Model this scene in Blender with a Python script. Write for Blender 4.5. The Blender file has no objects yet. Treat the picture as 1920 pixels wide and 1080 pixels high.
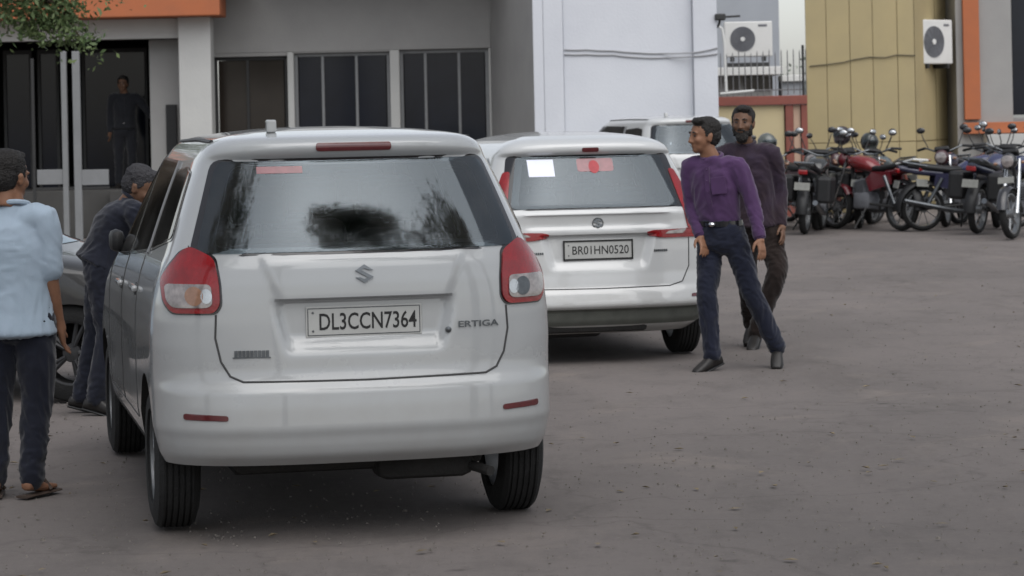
import bpy, bmesh, math, random
import numpy as np
from mathutils import Vector, Matrix, noise

random.seed(7)
rng = np.random.default_rng(7)
S = bpy.context.scene
COL = S.collection
R = math.radians

# ------------------------------------------------------------------ camera
FPX, CAMH, HOR, ROLL = 5000.0, 1.69, 229.0, 0.021
cam_data = bpy.data.cameras.new("camera")
cam = bpy.data.objects.new("camera", cam_data)
COL.objects.link(cam)
cam.location = (0, 0, CAMH)
cam.rotation_euler = (Matrix.Rotation(R(90), 3, 'X') @ Matrix.Rotation(-ROLL, 3, 'Z')).to_euler()
cam_data.sensor_width = 36
cam_data.lens = FPX / 1920 * 36
cam_data.shift_x = 311 * math.sin(ROLL) / 1920
cam_data.shift_y = -311 * math.cos(ROLL) / 1920
cam_data.clip_start = 0.1
cam_data.clip_end = 2000
cam_data.dof.use_dof = True
cam_data.dof.focus_distance = 13.0
cam_data.dof.aperture_fstop = 7.0
S.camera = cam

# ------------------------------------------------------------------ light: overcast sky and a weak, very soft sun
SUN_EL, SUN_ROT = R(57), R(160)
W = bpy.data.worlds.new("World")
S.world = W
W.use_nodes = True
nt = W.node_tree
nt.nodes.clear()
wo = nt.nodes.new('ShaderNodeOutputWorld')
bgn = nt.nodes.new('ShaderNodeBackground')
sky = nt.nodes.new('ShaderNodeTexSky')
sky.sky_type = 'NISHITA'
sky.sun_disc = False
sky.sun_elevation = SUN_EL
sky.sun_rotation = SUN_ROT
sky.air_density = 1.0
sky.dust_density = 1.5
sky.ozone_density = 1.0
hs = nt.nodes.new('ShaderNodeHueSaturation')
hs.inputs['Saturation'].default_value = 0.30
nt.links.new(sky.outputs[0], hs.inputs['Color'])
nt.links.new(hs.outputs[0], bgn.inputs['Color'])
bgn.inputs['Strength'].default_value = 0.10
nt.links.new(bgn.outputs[0], wo.inputs['Surface'])

sl = bpy.data.lights.new("sun", 'SUN')
sl.energy = 1.3
sl.angle = R(75)
sl.color = (1.0, 0.985, 0.965)
so = bpy.data.objects.new("sun", sl)
COL.objects.link(so)
_az = SUN_ROT
sun_dir = Vector((math.sin(_az) * math.cos(SUN_EL), math.cos(_az) * math.cos(SUN_EL), math.sin(SUN_EL)))
so.rotation_euler = sun_dir.to_track_quat('Z', 'Y').to_euler()

S.view_settings.view_transform = 'Standard'
S.view_settings.look = 'None'
S.view_settings.gamma = 1
S.view_settings.use_curve_mapping = False
S.view_settings.exposure = 0.74

# ------------------------------------------------------------------ helpers
def UV(px, py):
    u, v = px - 960.0, py - 540.0
    c, s = math.cos(ROLL), math.sin(ROLL)
    return u * c - v * s, u * s + v * c + 540.0 - HOR

def at(px, py, Y):
    u, v = UV(px, py)
    return Vector((u / FPX * Y, Y, CAMH - v / FPX * Y))

def gx(px, Y):                                   # x on the ground at depth Y below pixel column px
    v = CAMH * FPX / Y + HOR - 540
    u = (px - 960 - v * math.sin(ROLL)) / math.cos(ROLL)
    return u / FPX * Y

def tag(o, label=None, cat=None, group=None, kind=None):
    if label: o['label'] = label
    if cat: o['category'] = cat
    if group: o['group'] = group
    if kind: o['kind'] = kind
    return o

def empty(name, loc=(0, 0, 0), rz=0.0, **k):
    o = bpy.data.objects.new(name, None)
    COL.objects.link(o)
    o.location = loc
    o.rotation_euler = (0, 0, rz)
    o.empty_display_size = 0.2
    return tag(o, **k)

def link(name, me, parent=None, **k):
    o = bpy.data.objects.new(name, me)
    COL.objects.link(o)
    if parent is not None:
        o.parent = parent
    return tag(o, **k)

def copy_tree(o, parent=None):
    c = o.copy()
    COL.objects.link(c)
    c.parent = parent
    for ch in list(o.children):
        copy_tree(ch, c)
    return c

class MB:
    """collects shapes; build() links them as one mesh object"""
    def __init__(s):
        s.v = []; s.f = []; s.m = []; s.sm = []
    def add(s, vs, fs, mi=0, smooth=False):
        b = len(s.v)
        s.v += [tuple(v) for v in vs]
        s.f += [tuple(i + b for i in f) for f in fs]
        s.m += [mi] * len(fs); s.sm += [smooth] * len(fs)
        return s
    def box(s, c, d, rot=None, mi=0, bev=0.0):
        c = Vector(c); hx, hy, hz = d[0] / 2, d[1] / 2, d[2] / 2
        if bev > 0:
            b = min(bev, hx * .9, hy * .9, hz * .9)
            bm = bmesh.new(); bmesh.ops.create_cube(bm, size=1)
            for v in bm.verts: v.co = Vector((v.co.x * d[0], v.co.y * d[1], v.co.z * d[2]))
            bmesh.ops.bevel(bm, geom=list(bm.edges), offset=b, segments=2, affect='EDGES', profile=.5)
            bm.verts.index_update()
            vs = [v.co.copy() for v in bm.verts]; fs = [[v.index for v in f.verts] for f in bm.faces]
            bm.free()
        else:
            vs = [Vector((x * hx, y * hy, z * hz)) for x in (-1, 1) for y in (-1, 1) for z in (-1, 1)]
            fs = [(0, 1, 3, 2), (4, 6, 7, 5), (0, 4, 5, 1), (2, 3, 7, 6), (0, 2, 6, 4), (1, 5, 7, 3)]
        if rot is not None: vs = [rot @ v for v in vs]
        return s.add([v + c for v in vs], fs, mi)
    def b2(s, lo, hi, mi=0, bev=0.0):
        lo = Vector(lo); hi = Vector(hi)
        return s.box((lo + hi) / 2, hi - lo, None, mi, bev)
    def tube(s, pts, rad, n=10, mi=0, cap=True, smooth=True):
        pts = [Vector(p) for p in pts]
        if not hasattr(rad, '__len__'): rad = [rad] * len(pts)
        vs = []; fs = []; up = None
        for i, p in enumerate(pts):
            t = (pts[min(i + 1, len(pts) - 1)] - pts[max(i - 1, 0)]).normalized()
            if up is None:
                up = Vector((0, 0, 1)) if abs(t.z) < .9 else Vector((0, 1, 0))
            a = t.cross(up).normalized(); up = a.cross(t).normalized()
            for k in range(n):
                q = 2 * math.pi * k / n
                vs.append(p + a * math.cos(q) * rad[i] + up * math.sin(q) * rad[i])
        for i in range(len(pts) - 1):
            for k in range(n):
                k2 = (k + 1) % n
                fs.append((i * n + k, i * n + k2, (i + 1) * n + k2, (i + 1) * n + k))
        s.add(vs, fs, mi, smooth)
        if cap:
            b = len(s.v) - len(vs)
            s.f.append(tuple(b + k for k in reversed(range(n)))); s.m.append(mi); s.sm.append(False)
            e = b + (len(pts) - 1) * n
            s.f.append(tuple(e + k for k in range(n))); s.m.append(mi); s.sm.append(False)
        return s
    def lathe(s, prof, c=(0, 0, 0), axis='X', n=40, mi=0, smooth=True, closed=True):
        """prof: (along axis, radius) loop"""
        c = Vector(c); vs = []; fs = []
        m = len(prof)
        for k in range(n):
            q = 2 * math.pi * k / n; cq, sq = math.cos(q), math.sin(q)
            for (a, r) in prof:
                if axis == 'X': p = Vector((a, r * cq, r * sq))
                elif axis == 'Y': p = Vector((r * cq, a, r * sq))
                else: p = Vector((r * cq, r * sq, a))
                vs.append(p + c)
        for k in range(n):
            k2 = (k + 1) % n
            for j in range(m if closed else m - 1):
                j2 = (j + 1) % m
                fs.append((k * m + j, k * m + j2, k2 * m + j2, k2 * m + j))
        return s.add(vs, fs, mi, smooth)
    def blob(s, c, r, ax=None, n=14, mi=0):
        c = Vector(c); vs = []; fs = []
        ax = ax or (Vector((1, 0, 0)), Vector((0, 1, 0)), Vector((0, 0, 1)))
        m = n // 2 + 1
        for j in range(1, m):
            ph = math.pi * j / m
            for k in range(n):
                q = 2 * math.pi * k / n
                vs.append(c + ax[0] * (r[0] * math.sin(ph) * math.cos(q)) + ax[1] * (r[1] * math.sin(ph) * math.sin(q)) + ax[2] * (r[2] * math.cos(ph)))
        top = len(vs); vs.append(c + ax[2] * r[2]); bot = len(vs); vs.append(c - ax[2] * r[2])
        for j in range(m - 2):
            for k in range(n):
                k2 = (k + 1) % n
                fs.append((j * n + k, (j + 1) * n + k, (j + 1) * n + k2, j * n + k2))
        for k in range(n):
            k2 = (k + 1) % n
            fs.append((top, k, k2)); fs.append((bot, (m - 2) * n + k2, (m - 2) * n + k))
        return s.add(vs, fs, mi, True)
    def prism(s, poly, f, d, mi=0):
        """poly of 2D points, f maps (u,v,w) to 3D; extruded w 0..d"""
        n = len(poly)
        vs = [f(u, v, 0) for u, v in poly] + [f(u, v, d) for u, v in poly]
        fs = [tuple(range(n)), tuple(reversed(range(n, 2 * n)))] + [(i, i + n, (i + 1) % n + n, (i + 1) % n) for i in range(n)]
        return s.add(vs, fs, mi)
    def mesh(s, name, mats, sharp=35):
        me = bpy.data.meshes.new(name)
        me.from_pydata(s.v, [], s.f)
        for m in (mats if isinstance(mats, (list, tuple)) else [mats]): me.materials.append(m)
        me.polygons.foreach_set('material_index', s.m)
        me.polygons.foreach_set('use_smooth', s.sm)
        me.update()
        bm = bmesh.new(); bm.from_mesh(me); bmesh.ops.recalc_face_normals(bm, faces=bm.faces); bm.to_mesh(me); bm.free()
        if any(s.sm):
            me.set_sharp_from_angle(angle=R(sharp))
        return me
    def build(s, name, mats, parent=None, sharp=35, **k):
        return link(name, s.mesh(name, mats, sharp), parent, **k)

# ------------------------------------------------------------------ materials
def mat(name, col, rough=.6, metal=0.0, var=0.0, vscale=3.0, bump=0.0, bscale=60.0, spec=.5, coat=0.0, ior=1.45,
        col2=None, dust=0.0, dustz=None, trans=0.0, emit=0.0, rvar=0.0, alpha=1.0, sheen=0.0):
    m = bpy.data.materials.new(name); m.use_nodes = True
    n = m.node_tree; b = n.nodes['Principled BSDF']
    b.inputs['Base Color'].default_value = (*col, 1)
    b.inputs['Roughness'].default_value = rough
    b.inputs['Metallic'].default_value = metal
    b.inputs['Specular IOR Level'].default_value = spec
    b.inputs['IOR'].default_value = ior
    b.inputs['Coat Weight'].default_value = coat
    b.inputs['Transmission Weight'].default_value = trans
    b.inputs['Alpha'].default_value = alpha
    b.inputs['Sheen Weight'].default_value = sheen
    if emit:
        b.inputs['Emission Color'].default_value = (*col, 1); b.inputs['Emission Strength'].default_value = emit
    tc = n.nodes.new('ShaderNodeTexCoord')
    cur = None
    if var > 0 or col2:
        nz = n.nodes.new('ShaderNodeTexNoise'); nz.inputs['Scale'].default_value = vscale; nz.inputs['Detail'].default_value = 8; nz.inputs['Roughness'].default_value = .6
        n.links.new(tc.outputs['Object'], nz.inputs['Vector'])
        rp = n.nodes.new('ShaderNodeMapRange'); rp.inputs['From Min'].default_value = .3; rp.inputs['From Max'].default_value = .7
        n.links.new(nz.outputs['Fac'], rp.inputs['Value'])
        mx = n.nodes.new('ShaderNodeMix'); mx.data_type = 'RGBA'
        c2 = col2 or tuple(max(0, c * (1 - var)) for c in col)
        mx.inputs['A'].default_value = (*col, 1); mx.inputs['B'].default_value = (*c2, 1)
        n.links.new(rp.outputs[0], mx.inputs['Factor'])
        cur = mx.outputs['Result']; n.links.new(cur, b.inputs['Base Color'])
        if rvar:
            r2 = n.nodes.new('ShaderNodeMapRange'); r2.inputs['To Min'].default_value = rough - rvar; r2.inputs['To Max'].default_value = rough + rvar
            n.links.new(nz.outputs['Fac'], r2.inputs['Value']); n.links.new(r2.outputs[0], b.inputs['Roughness'])
    if dust > 0:
        nz2 = n.nodes.new('ShaderNodeTexNoise'); nz2.inputs['Scale'].default_value = 7; nz2.inputs['Detail'].default_value = 9; nz2.inputs['Roughness'].default_value = .65
        n.links.new(tc.outputs['Object'], nz2.inputs['Vector'])
        sp = n.nodes.new('ShaderNodeSeparateXYZ'); n.links.new(tc.outputs['Object'], sp.inputs[0])
        mr = n.nodes.new('ShaderNodeMapRange'); mr.inputs['From Min'].default_value = dustz[0]; mr.inputs['From Max'].default_value = dustz[1]
        mr.inputs['To Min'].default_value = 1.0; mr.inputs['To Max'].default_value = 0.12
        n.links.new(sp.outputs[2], mr.inputs['Value'])
        mu = n.nodes.new('ShaderNodeMath'); mu.operation = 'MULTIPLY'; n.links.new(mr.outputs[0], mu.inputs[0]); n.links.new(nz2.outputs['Fac'], mu.inputs[1])
        mu2 = n.nodes.new('ShaderNodeMath'); mu2.operation = 'MULTIPLY'; mu2.inputs[1].default_value = dust * 1.8; mu2.use_clamp = True; n.links.new(mu.outputs[0], mu2.inputs[0])
        mx2 = n.nodes.new('ShaderNodeMix'); mx2.data_type = 'RGBA'; mx2.inputs['B'].default_value = (.20, .17, .135, 1)
        if cur: n.links.new(cur, mx2.inputs['A'])
        else: mx2.inputs['A'].default_value = (*col, 1)
        n.links.new(mu2.outputs[0], mx2.inputs['Factor']); n.links.new(mx2.outputs['Result'], b.inputs['Base Color'])
        r3 = n.nodes.new('ShaderNodeMapRange'); r3.inputs['To Min'].default_value = rough; r3.inputs['To Max'].default_value = .85
        n.links.new(mu2.outputs[0], r3.inputs['Value']); n.links.new(r3.outputs[0], b.inputs['Roughness'])
    if bump > 0:
        nb = n.nodes.new('ShaderNodeTexNoise'); nb.inputs['Scale'].default_value = bscale; nb.inputs['Detail'].default_value = 6
        n.links.new(tc.outputs['Object'], nb.inputs['Vector'])
        bp = n.nodes.new('ShaderNodeBump'); bp.inputs['Strength'].default_value = bump; bp.inputs['Distance'].default_value = .02
        n.links.new(nb.outputs['Fac'], bp.inputs['Height']); n.links.new(bp.outputs[0], b.inputs['Normal'])
    return m

M = {}
M['white_paint'] = mat('white_car_paint', (.365, .378, .385), .22, coat=.9, var=.05, vscale=1.5, dust=.28, dustz=(.2, .9))
M['white_paint_b'] = mat('white_car_paint_b', (.52, .53, .53), .26, coat=.9, var=.04, vscale=1.5, dust=.42, dustz=(.2, .62))
M['grey_paint'] = mat('dark_grey_car_paint', (.014, .016, .019), .4, metal=.2, coat=.6, dust=.25, dustz=(.2, .9))
M['car_glass'] = None
M['side_glass_old'] = mat('side_tinted_glass', (.016, .018, .018), .06, ior=1.7, spec=.5)
M['black_trim'] = mat('black_trim', (.012, .012, .013), .5, var=.3, vscale=20)
M['black_gloss'] = mat('black_gloss', (.012, .012, .014), .15, coat=.6)
M['underbody'] = mat('underbody', (.02, .019, .018), .85, var=.5, vscale=6, bump=.3)
M['seam'] = mat('seam_rubber', (.045, .045, .045), .8)
M['red_lens'] = mat('red_lens', (.26, .006, .009), .14, coat=.6, bump=.12, bscale=90, var=.4, vscale=14)
M['dark_red'] = mat('dark_red_lens', (.10, .012, .015), .2, coat=.8, var=.3, vscale=30)
M['clear_lens'] = mat('clear_lens', (.36, .32, .31), .12, coat=1.0, var=.55, vscale=26, metal=.25)
M['orange_lens'] = mat('amber_bulb', (.30, .16, .10), .2, coat=.8, var=.3, vscale=40)
M['chrome'] = mat('chrome', (.55, .56, .57), .18, metal=1.0, var=.2, vscale=20)
M['dull_chrome'] = mat('dull_chrome', (.15, .16, .17), .3, metal=.9, var=.3, vscale=30)
M['plate'] = mat('plate_white', (.45, .455, .44), .45, var=.12, vscale=9, dust=.1, dustz=(.7, 1.0))
M['plate_black'] = mat('plate_black', (.012, .012, .012), .5)
M['tyre'] = mat('tyre_rubber', (.014, .014, .014), .85, var=.4, vscale=14, bump=.3, bscale=80)
M['dark_rim'] = mat('steel_rim', (.05, .05, .052), .5, metal=.5, var=.3, vscale=8)
M['bike_plate'] = mat('bike_plate', (.24, .24, .22), .5, var=.3, vscale=12)
M['rim'] = mat('alloy_rim', (.35, .36, .37), .35, metal=.8, var=.3, vscale=8)
M['red_sticker'] = mat('red_sticker', (.42, .045, .055), .5, var=.25, vscale=18)
M['pink_sticker'] = mat('faded_red_sticker', (.26, .09, .105), .3, coat=.6, var=.3, vscale=24)
M['white_sticker'] = mat('white_sticker', (.78, .80, .92), .6, var=.03)
M['wall_white'] = mat('white_wall', (.61, .625, .66), .9, col2=(.54, .555, .595), vscale=.7, bump=.15, bscale=30)
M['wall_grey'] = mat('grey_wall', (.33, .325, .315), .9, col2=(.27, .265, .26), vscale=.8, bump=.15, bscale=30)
M['wall_offwhite'] = mat('offwhite_wall', (.50, .50, .48), .9, col2=(.42, .42, .41), vscale=.9, bump=.15, bscale=30)
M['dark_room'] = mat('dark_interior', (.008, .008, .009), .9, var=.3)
M['porch_floor'] = mat('porch_floor', (.06, .058, .055), .8, var=.3, vscale=2, bump=.1)
M['orange_paint'] = mat('orange_paint', (.42, .13, .052), .75, col2=(.36, .12, .055), vscale=3)
M['frame_grey'] = mat('frame_grey', (.22, .225, .23), .6, var=.15, vscale=5)
M['window_glass'] = mat('window_glass', (.010, .013, .022), .08, ior=1.35, var=.4, vscale=1.5)
M['window_glass_brown'] = mat('window_glass_brown', (.028, .022, .018), .12, ior=1.45, var=.3, vscale=1.5)
M['curtain'] = mat('blue_curtain', (.03, .036, .055), .9, var=.35, vscale=5)
M['ac_white'] = mat('ac_white', (.68, .68, .66), .5, var=.07, vscale=3, dust=.1, dustz=(0, .4))
M['ac_grille'] = mat('ac_grille', (.16, .165, .18), .6, var=.2, vscale=12)
M['black_iron'] = mat('black_iron', (.03, .03, .03), .6)
M['rail'] = mat('railing_paint', (.17, .17, .175), .6, var=.3, vscale=9)
M['brick_red'] = mat('red_oxide_paint', (.26, .085, .065), .85, col2=(.20, .07, .055), vscale=4, bump=.2)
M['cream'] = mat('cream_wall', (.56, .47, .28), .9, col2=(.50, .42, .26), vscale=2, bump=.1)
M['pink_cream'] = mat('pale_pink_wall', (.55, .39, .29), .9, var=.1, vscale=3)
M['khaki'] = mat('khaki_cladding', (.40, .325, .175), .7, col2=(.345, .285, .16), vscale=1.3, bump=.05, bscale=12)
M['khaki_dark'] = mat('khaki_joint', (.24, .195, .105), .8)
M['far_grey'] = mat('far_grey_wall', (.36, .38, .41), .9, var=.12, vscale=1)
M['foliage_far'] = mat('hazy_foliage', (.22, .26, .22), .9, var=.3, vscale=4)
M['cable'] = mat('grey_cable', (.28, .28, .29), .7)
M['dark_cable'] = mat('dark_cable', (.09, .08, .05), .7)
M['bark'] = mat('bark', (.10, .075, .05), .9, var=.5, vscale=10, bump=.6, bscale=20)
M['skin'] = mat('skin_brown', (.25, .125, .075), .5, var=.25, vscale=12, spec=.35)
M['skin_dark'] = mat('skin_dark_brown', (.15, .08, .05), .5, var=.25, vscale=12, spec=.35)
M['hair'] = mat('black_hair', (.012, .010, .009), .6, bump=.8, bscale=120)
M['eye'] = mat('eye', (.03, .02, .02), .2)
M['sand'] = mat('roadside_dirt', (.20, .16, .12), .95, var=.3, vscale=3, bump=.4)

def leaf_mat(name, a, b):
    m = bpy.data.materials.new(name); m.use_nodes = True
    n = m.node_tree; p = n.nodes['Principled BSDF']
    oi = n.nodes.new('ShaderNodeNewGeometry')
    mx = n.nodes.new('ShaderNodeMix'); mx.data_type = 'RGBA'
    mx.inputs['A'].default_value = (*a, 1); mx.inputs['B'].default_value = (*b, 1)
    n.links.new(oi.outputs['Random Per Island'], mx.inputs['Factor'])
    n.links.new(mx.outputs['Result'], p.inputs['Base Color'])
    p.inputs['Roughness'].default_value = .55
    p.inputs['Specular IOR Level'].default_value = .3
    return m
M['leaf'] = leaf_mat('leaf_green', (.06, .10, .038), (.13, .17, .07))
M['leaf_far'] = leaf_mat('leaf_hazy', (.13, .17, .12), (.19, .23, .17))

def glass_mat(name, tint, f0, dirt, gcol=(1, 1, 1)):
    m = bpy.data.materials.new(name); m.use_nodes = True
    n = m.node_tree; n.nodes.clear(); L = n.links.new
    out = n.nodes.new('ShaderNodeOutputMaterial')
    tr = n.nodes.new('ShaderNodeBsdfTransparent'); tr.inputs['Color'].default_value = (*tint, 1)
    gl = n.nodes.new('ShaderNodeBsdfGlossy'); gl.inputs['Roughness'].default_value = .055; gl.inputs['Color'].default_value = (*gcol, 1)
    df = n.nodes.new('ShaderNodeBsdfDiffuse'); df.inputs['Color'].default_value = (.30, .29, .27, 1)
    lw = n.nodes.new('ShaderNodeFresnel'); lw.inputs['IOR'].default_value = f0
    mx = n.nodes.new('ShaderNodeMixShader'); L(lw.outputs[0], mx.inputs[0]); L(tr.outputs[0], mx.inputs[1]); L(gl.outputs[0], mx.inputs[2])
    tc = n.nodes.new('ShaderNodeTexCoord')
    nz = n.nodes.new('ShaderNodeTexNoise'); nz.inputs['Scale'].default_value = 4; nz.inputs['Detail'].default_value = 8; L(tc.outputs['Object'], nz.inputs['Vector'])
    mr = n.nodes.new('ShaderNodeMapRange'); mr.inputs['From Min'].default_value = .35; mr.inputs['From Max'].default_value = .75; mr.inputs['To Max'].default_value = dirt; L(nz.outputs['Fac'], mr.inputs['Value'])
    m2 = n.nodes.new('ShaderNodeMixShader'); L(mr.outputs[0], m2.inputs[0]); L(mx.outputs[0], m2.inputs[1]); L(df.outputs[0], m2.inputs[2])
    L(m2.outputs[0], out.inputs['Surface'])
    return m
M['car_glass'] = glass_mat('tinted_glass', (.52, .58, .61), 1.75, .08, (.80, .91, 1.0))
M['side_glass'] = glass_mat('side_tinted_glass', (.16, .16, .15), 1.5, .10)
M['cabin'] = mat('cabin_trim', (.035, .035, .037), .9, var=.3)
M['seat_cloth'] = mat('seat_cloth', (.045, .043, .042), .9, var=.3, bump=.2)

def ground_mat():
    m = bpy.data.materials.new('dusty_asphalt'); m.use_nodes = True
    n = m.node_tree; b = n.nodes['Principled BSDF']; L = n.links.new
    g = n.nodes.new('ShaderNodeNewGeometry')
    def noi(sc, det=8, ro=.6, stretch=None, dist=0):
        t = n.nodes.new('ShaderNodeTexNoise'); t.inputs['Scale'].default_value = sc; t.inputs['Detail'].default_value = det
        t.inputs['Roughness'].default_value = ro; t.inputs['Distortion'].default_value = dist
        if stretch:
            mp = n.nodes.new('ShaderNodeMapping'); mp.inputs['Scale'].default_value = stretch
            L(g.outputs['Position'], mp.inputs[0]); L(mp.outputs[0], t.inputs['Vector'])
        else: L(g.outputs['Position'], t.inputs['Vector'])
        return t.outputs['Fac']
    def rng_(x, a, bb, c, d):
        r = n.nodes.new('ShaderNodeMapRange'); L(x, r.inputs['Value'])
        for k, v in zip(('From Min', 'From Max', 'To Min', 'To Max'), (a, bb, c, d)): r.inputs[k].default_value = v
        return r.outputs[0]
    def mix(f, A, B):
        x = n.nodes.new('ShaderNodeMix'); x.data_type = 'RGBA'; L(f, x.inputs['Factor'])
        for k, v in (('A', A), ('B', B)):
            if isinstance(v, tuple): x.inputs[k].default_value = (*v, 1)
            else: L(v, x.inputs[k])
        return x.outputs['Result']
    big = noi(.35, 5, .55, (1, .5, 1))
    c = mix(rng_(big, .38, .62, 0, 1), (.138, .123, .116), (.175, .154, .145))
    med = noi(2.2, 9, .7, (1, .55, 1))
    c = mix(rng_(med, .5, .74, 0, .6), c, (.085, .077, .072))
    dust = noi(1.1, 8, .65, (1, .8, 1), .5)
    c = mix(rng_(dust, .55, .75, 0, .6), c, (.235, .20, .175))
    c = mix(rng_(noi(.8, 8, .7, (1, .22, 1), .3), .56, .70, 0, .5), c, (.095, .083, .076))
    c = mix(rng_(noi(12, 6, .75), .52, .70, 0, .35), c, (.10, .088, .08))
    c = mix(rng_(noi(16, 6, .75, (1, 1, 1), .4), .58, .72, 0, .35), c, (.24, .21, .19))
    c = mix(rng_(noi(3.1, 3, .5), .70, .76, 0, .6), c, (.05, .045, .042))
    fine = noi(55, 6, .8)
    c = mix(rng_(fine, .58, .72, 0, .55), c, (.27, .24, .21))
    c = mix(rng_(noi(38, 5, .8), .60, .72, 0, .65), c, (.035, .033, .032))
    vor = n.nodes.new('ShaderNodeTexVoronoi'); vor.feature = 'DISTANCE_TO_EDGE'; vor.inputs['Scale'].default_value = .42
    dis = n.nodes.new('ShaderNodeVectorMath'); dis.operation = 'ADD'
    nv = n.nodes.new('ShaderNodeTexNoise'); nv.inputs['Scale'].default_value = 1.4; nv.inputs['Detail'].default_value = 7
    L(g.outputs['Position'], nv.inputs['Vector'])
    L(g.outputs['Position'], dis.inputs[0]); L(nv.outputs['Color'], dis.inputs[1]); L(dis.outputs[0], vor.inputs['Vector'])
    crack = rng_(vor.outputs['Distance'], .0, .010, .22, 0)
    c = mix(crack, c, (.04, .036, .033))
    L(c, b.inputs['Base Color'])
    b.inputs['Roughness'].default_value = .9
    b.inputs['Specular IOR Level'].default_value = .25
    bp = n.nodes.new('ShaderNodeBump'); bp.inputs['Strength'].default_value = .55; bp.inputs['Distance'].default_value = .012
    ad = n.nodes.new('ShaderNodeMath'); ad.operation = 'ADD'; L(fine, ad.inputs[0]); L(med, ad.inputs[1])
    L(ad.outputs[0], bp.inputs['Height']); L(bp.outputs[0], b.inputs['Normal'])
    return m
M['asphalt'] = ground_mat()

# ------------------------------------------------------------------ ground
def make_ground():
    # gentle unevenness in the yard, flat far away
    xs = np.concatenate([np.linspace(-300, -12, 8), np.linspace(-11, 11, 89), np.linspace(12, 300, 8)])
    ys = np.concatenate([np.linspace(-120, -2, 6), np.linspace(-1, 55, 225), np.linspace(60, 700, 12)])
    vs = []; fs = []
    for y in ys:
        for x in xs:
            z = 0
            if -11 < x < 11 and -1 < y < 55:
                z = (noise.noise(Vector((x * .9, y * .9, 3))) - .3) * .012 - .004
            vs.append((x, y, min(z, 0.001)))
    nx = len(xs)
    for j in range(len(ys) - 1):
        for i in range(nx - 1):
            fs.append((j * nx + i, j * nx + i + 1, (j + 1) * nx + i + 1, (j + 1) * nx + i))
    mb = MB(); mb.add(vs, fs, 0, True)
    mb.build('ground', M['asphalt'], kind='structure')
    # grit and small stones lying on the tarmac
    g = MB()
    for k in range(7000):
        Y = 8.2 + 30 * random.random() ** 1.6; x = random.uniform(-.22, .22) * Y
        r = random.uniform(.002, .006) * (1.8 if random.random() < .07 else 1)
        o = [Vector((math.cos(a) * r * random.uniform(.7, 1.3), math.sin(a) * r * random.uniform(.7, 1.3), 0)) for a in (0, 1.6, 3.1, 4.7)]
        b = Vector((x, Y, -.002)); t = b + Vector((0, 0, r * random.uniform(.7, 1.3)))
        vs = [b + q for q in o] + [t + q * .5 for q in o]
        g.add(vs, [(4, 5, 6, 7), (0, 1, 5, 4), (1, 2, 6, 5), (2, 3, 7, 6), (3, 0, 4, 7)])
    g.build('gravel', mat('grit', (.20, .18, .16), .9, var=.6, vscale=30), label='loose grit and small stones scattered over the asphalt yard', cat='gravel', kind='stuff')
make_ground()
def make_litter():
    m = MB()
    r = random.Random(5)
    for k in range(170):
        Y = r.uniform(9.2, 34) if k > 50 else r.uniform(9.2, 14); x = r.uniform(-.2, .2) * Y
        a = r.uniform(0, 6.3); l = r.uniform(.015, .035); w = l * .45; h = r.uniform(.002, .010)
        d = Vector((math.cos(a), math.sin(a), 0)); e = Vector((-d.y, d.x, 0)); c = Vector((x, Y, .003))
        vs = [c - d * l, c + e * w + Vector((0, 0, h)), c + d * l + Vector((0, 0, h * .5)), c - e * w + Vector((0, 0, h * .8)), c]
        m.add(vs, [(0, 1, 4), (1, 2, 4), (2, 3, 4), (3, 0, 4)])
    m.build('leaf_litter', mat('dry_leaf', (.24, .19, .12), .8, var=.6, vscale=8), label='dry leaves and scraps lying about on the asphalt', cat='litter', kind='stuff')
make_litter()

# ------------------------------------------------------------------ cars
def smooth01(x): 
    x = np.clip(x, 0, 1); return x * x * (3 - 2 * x)

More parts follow.
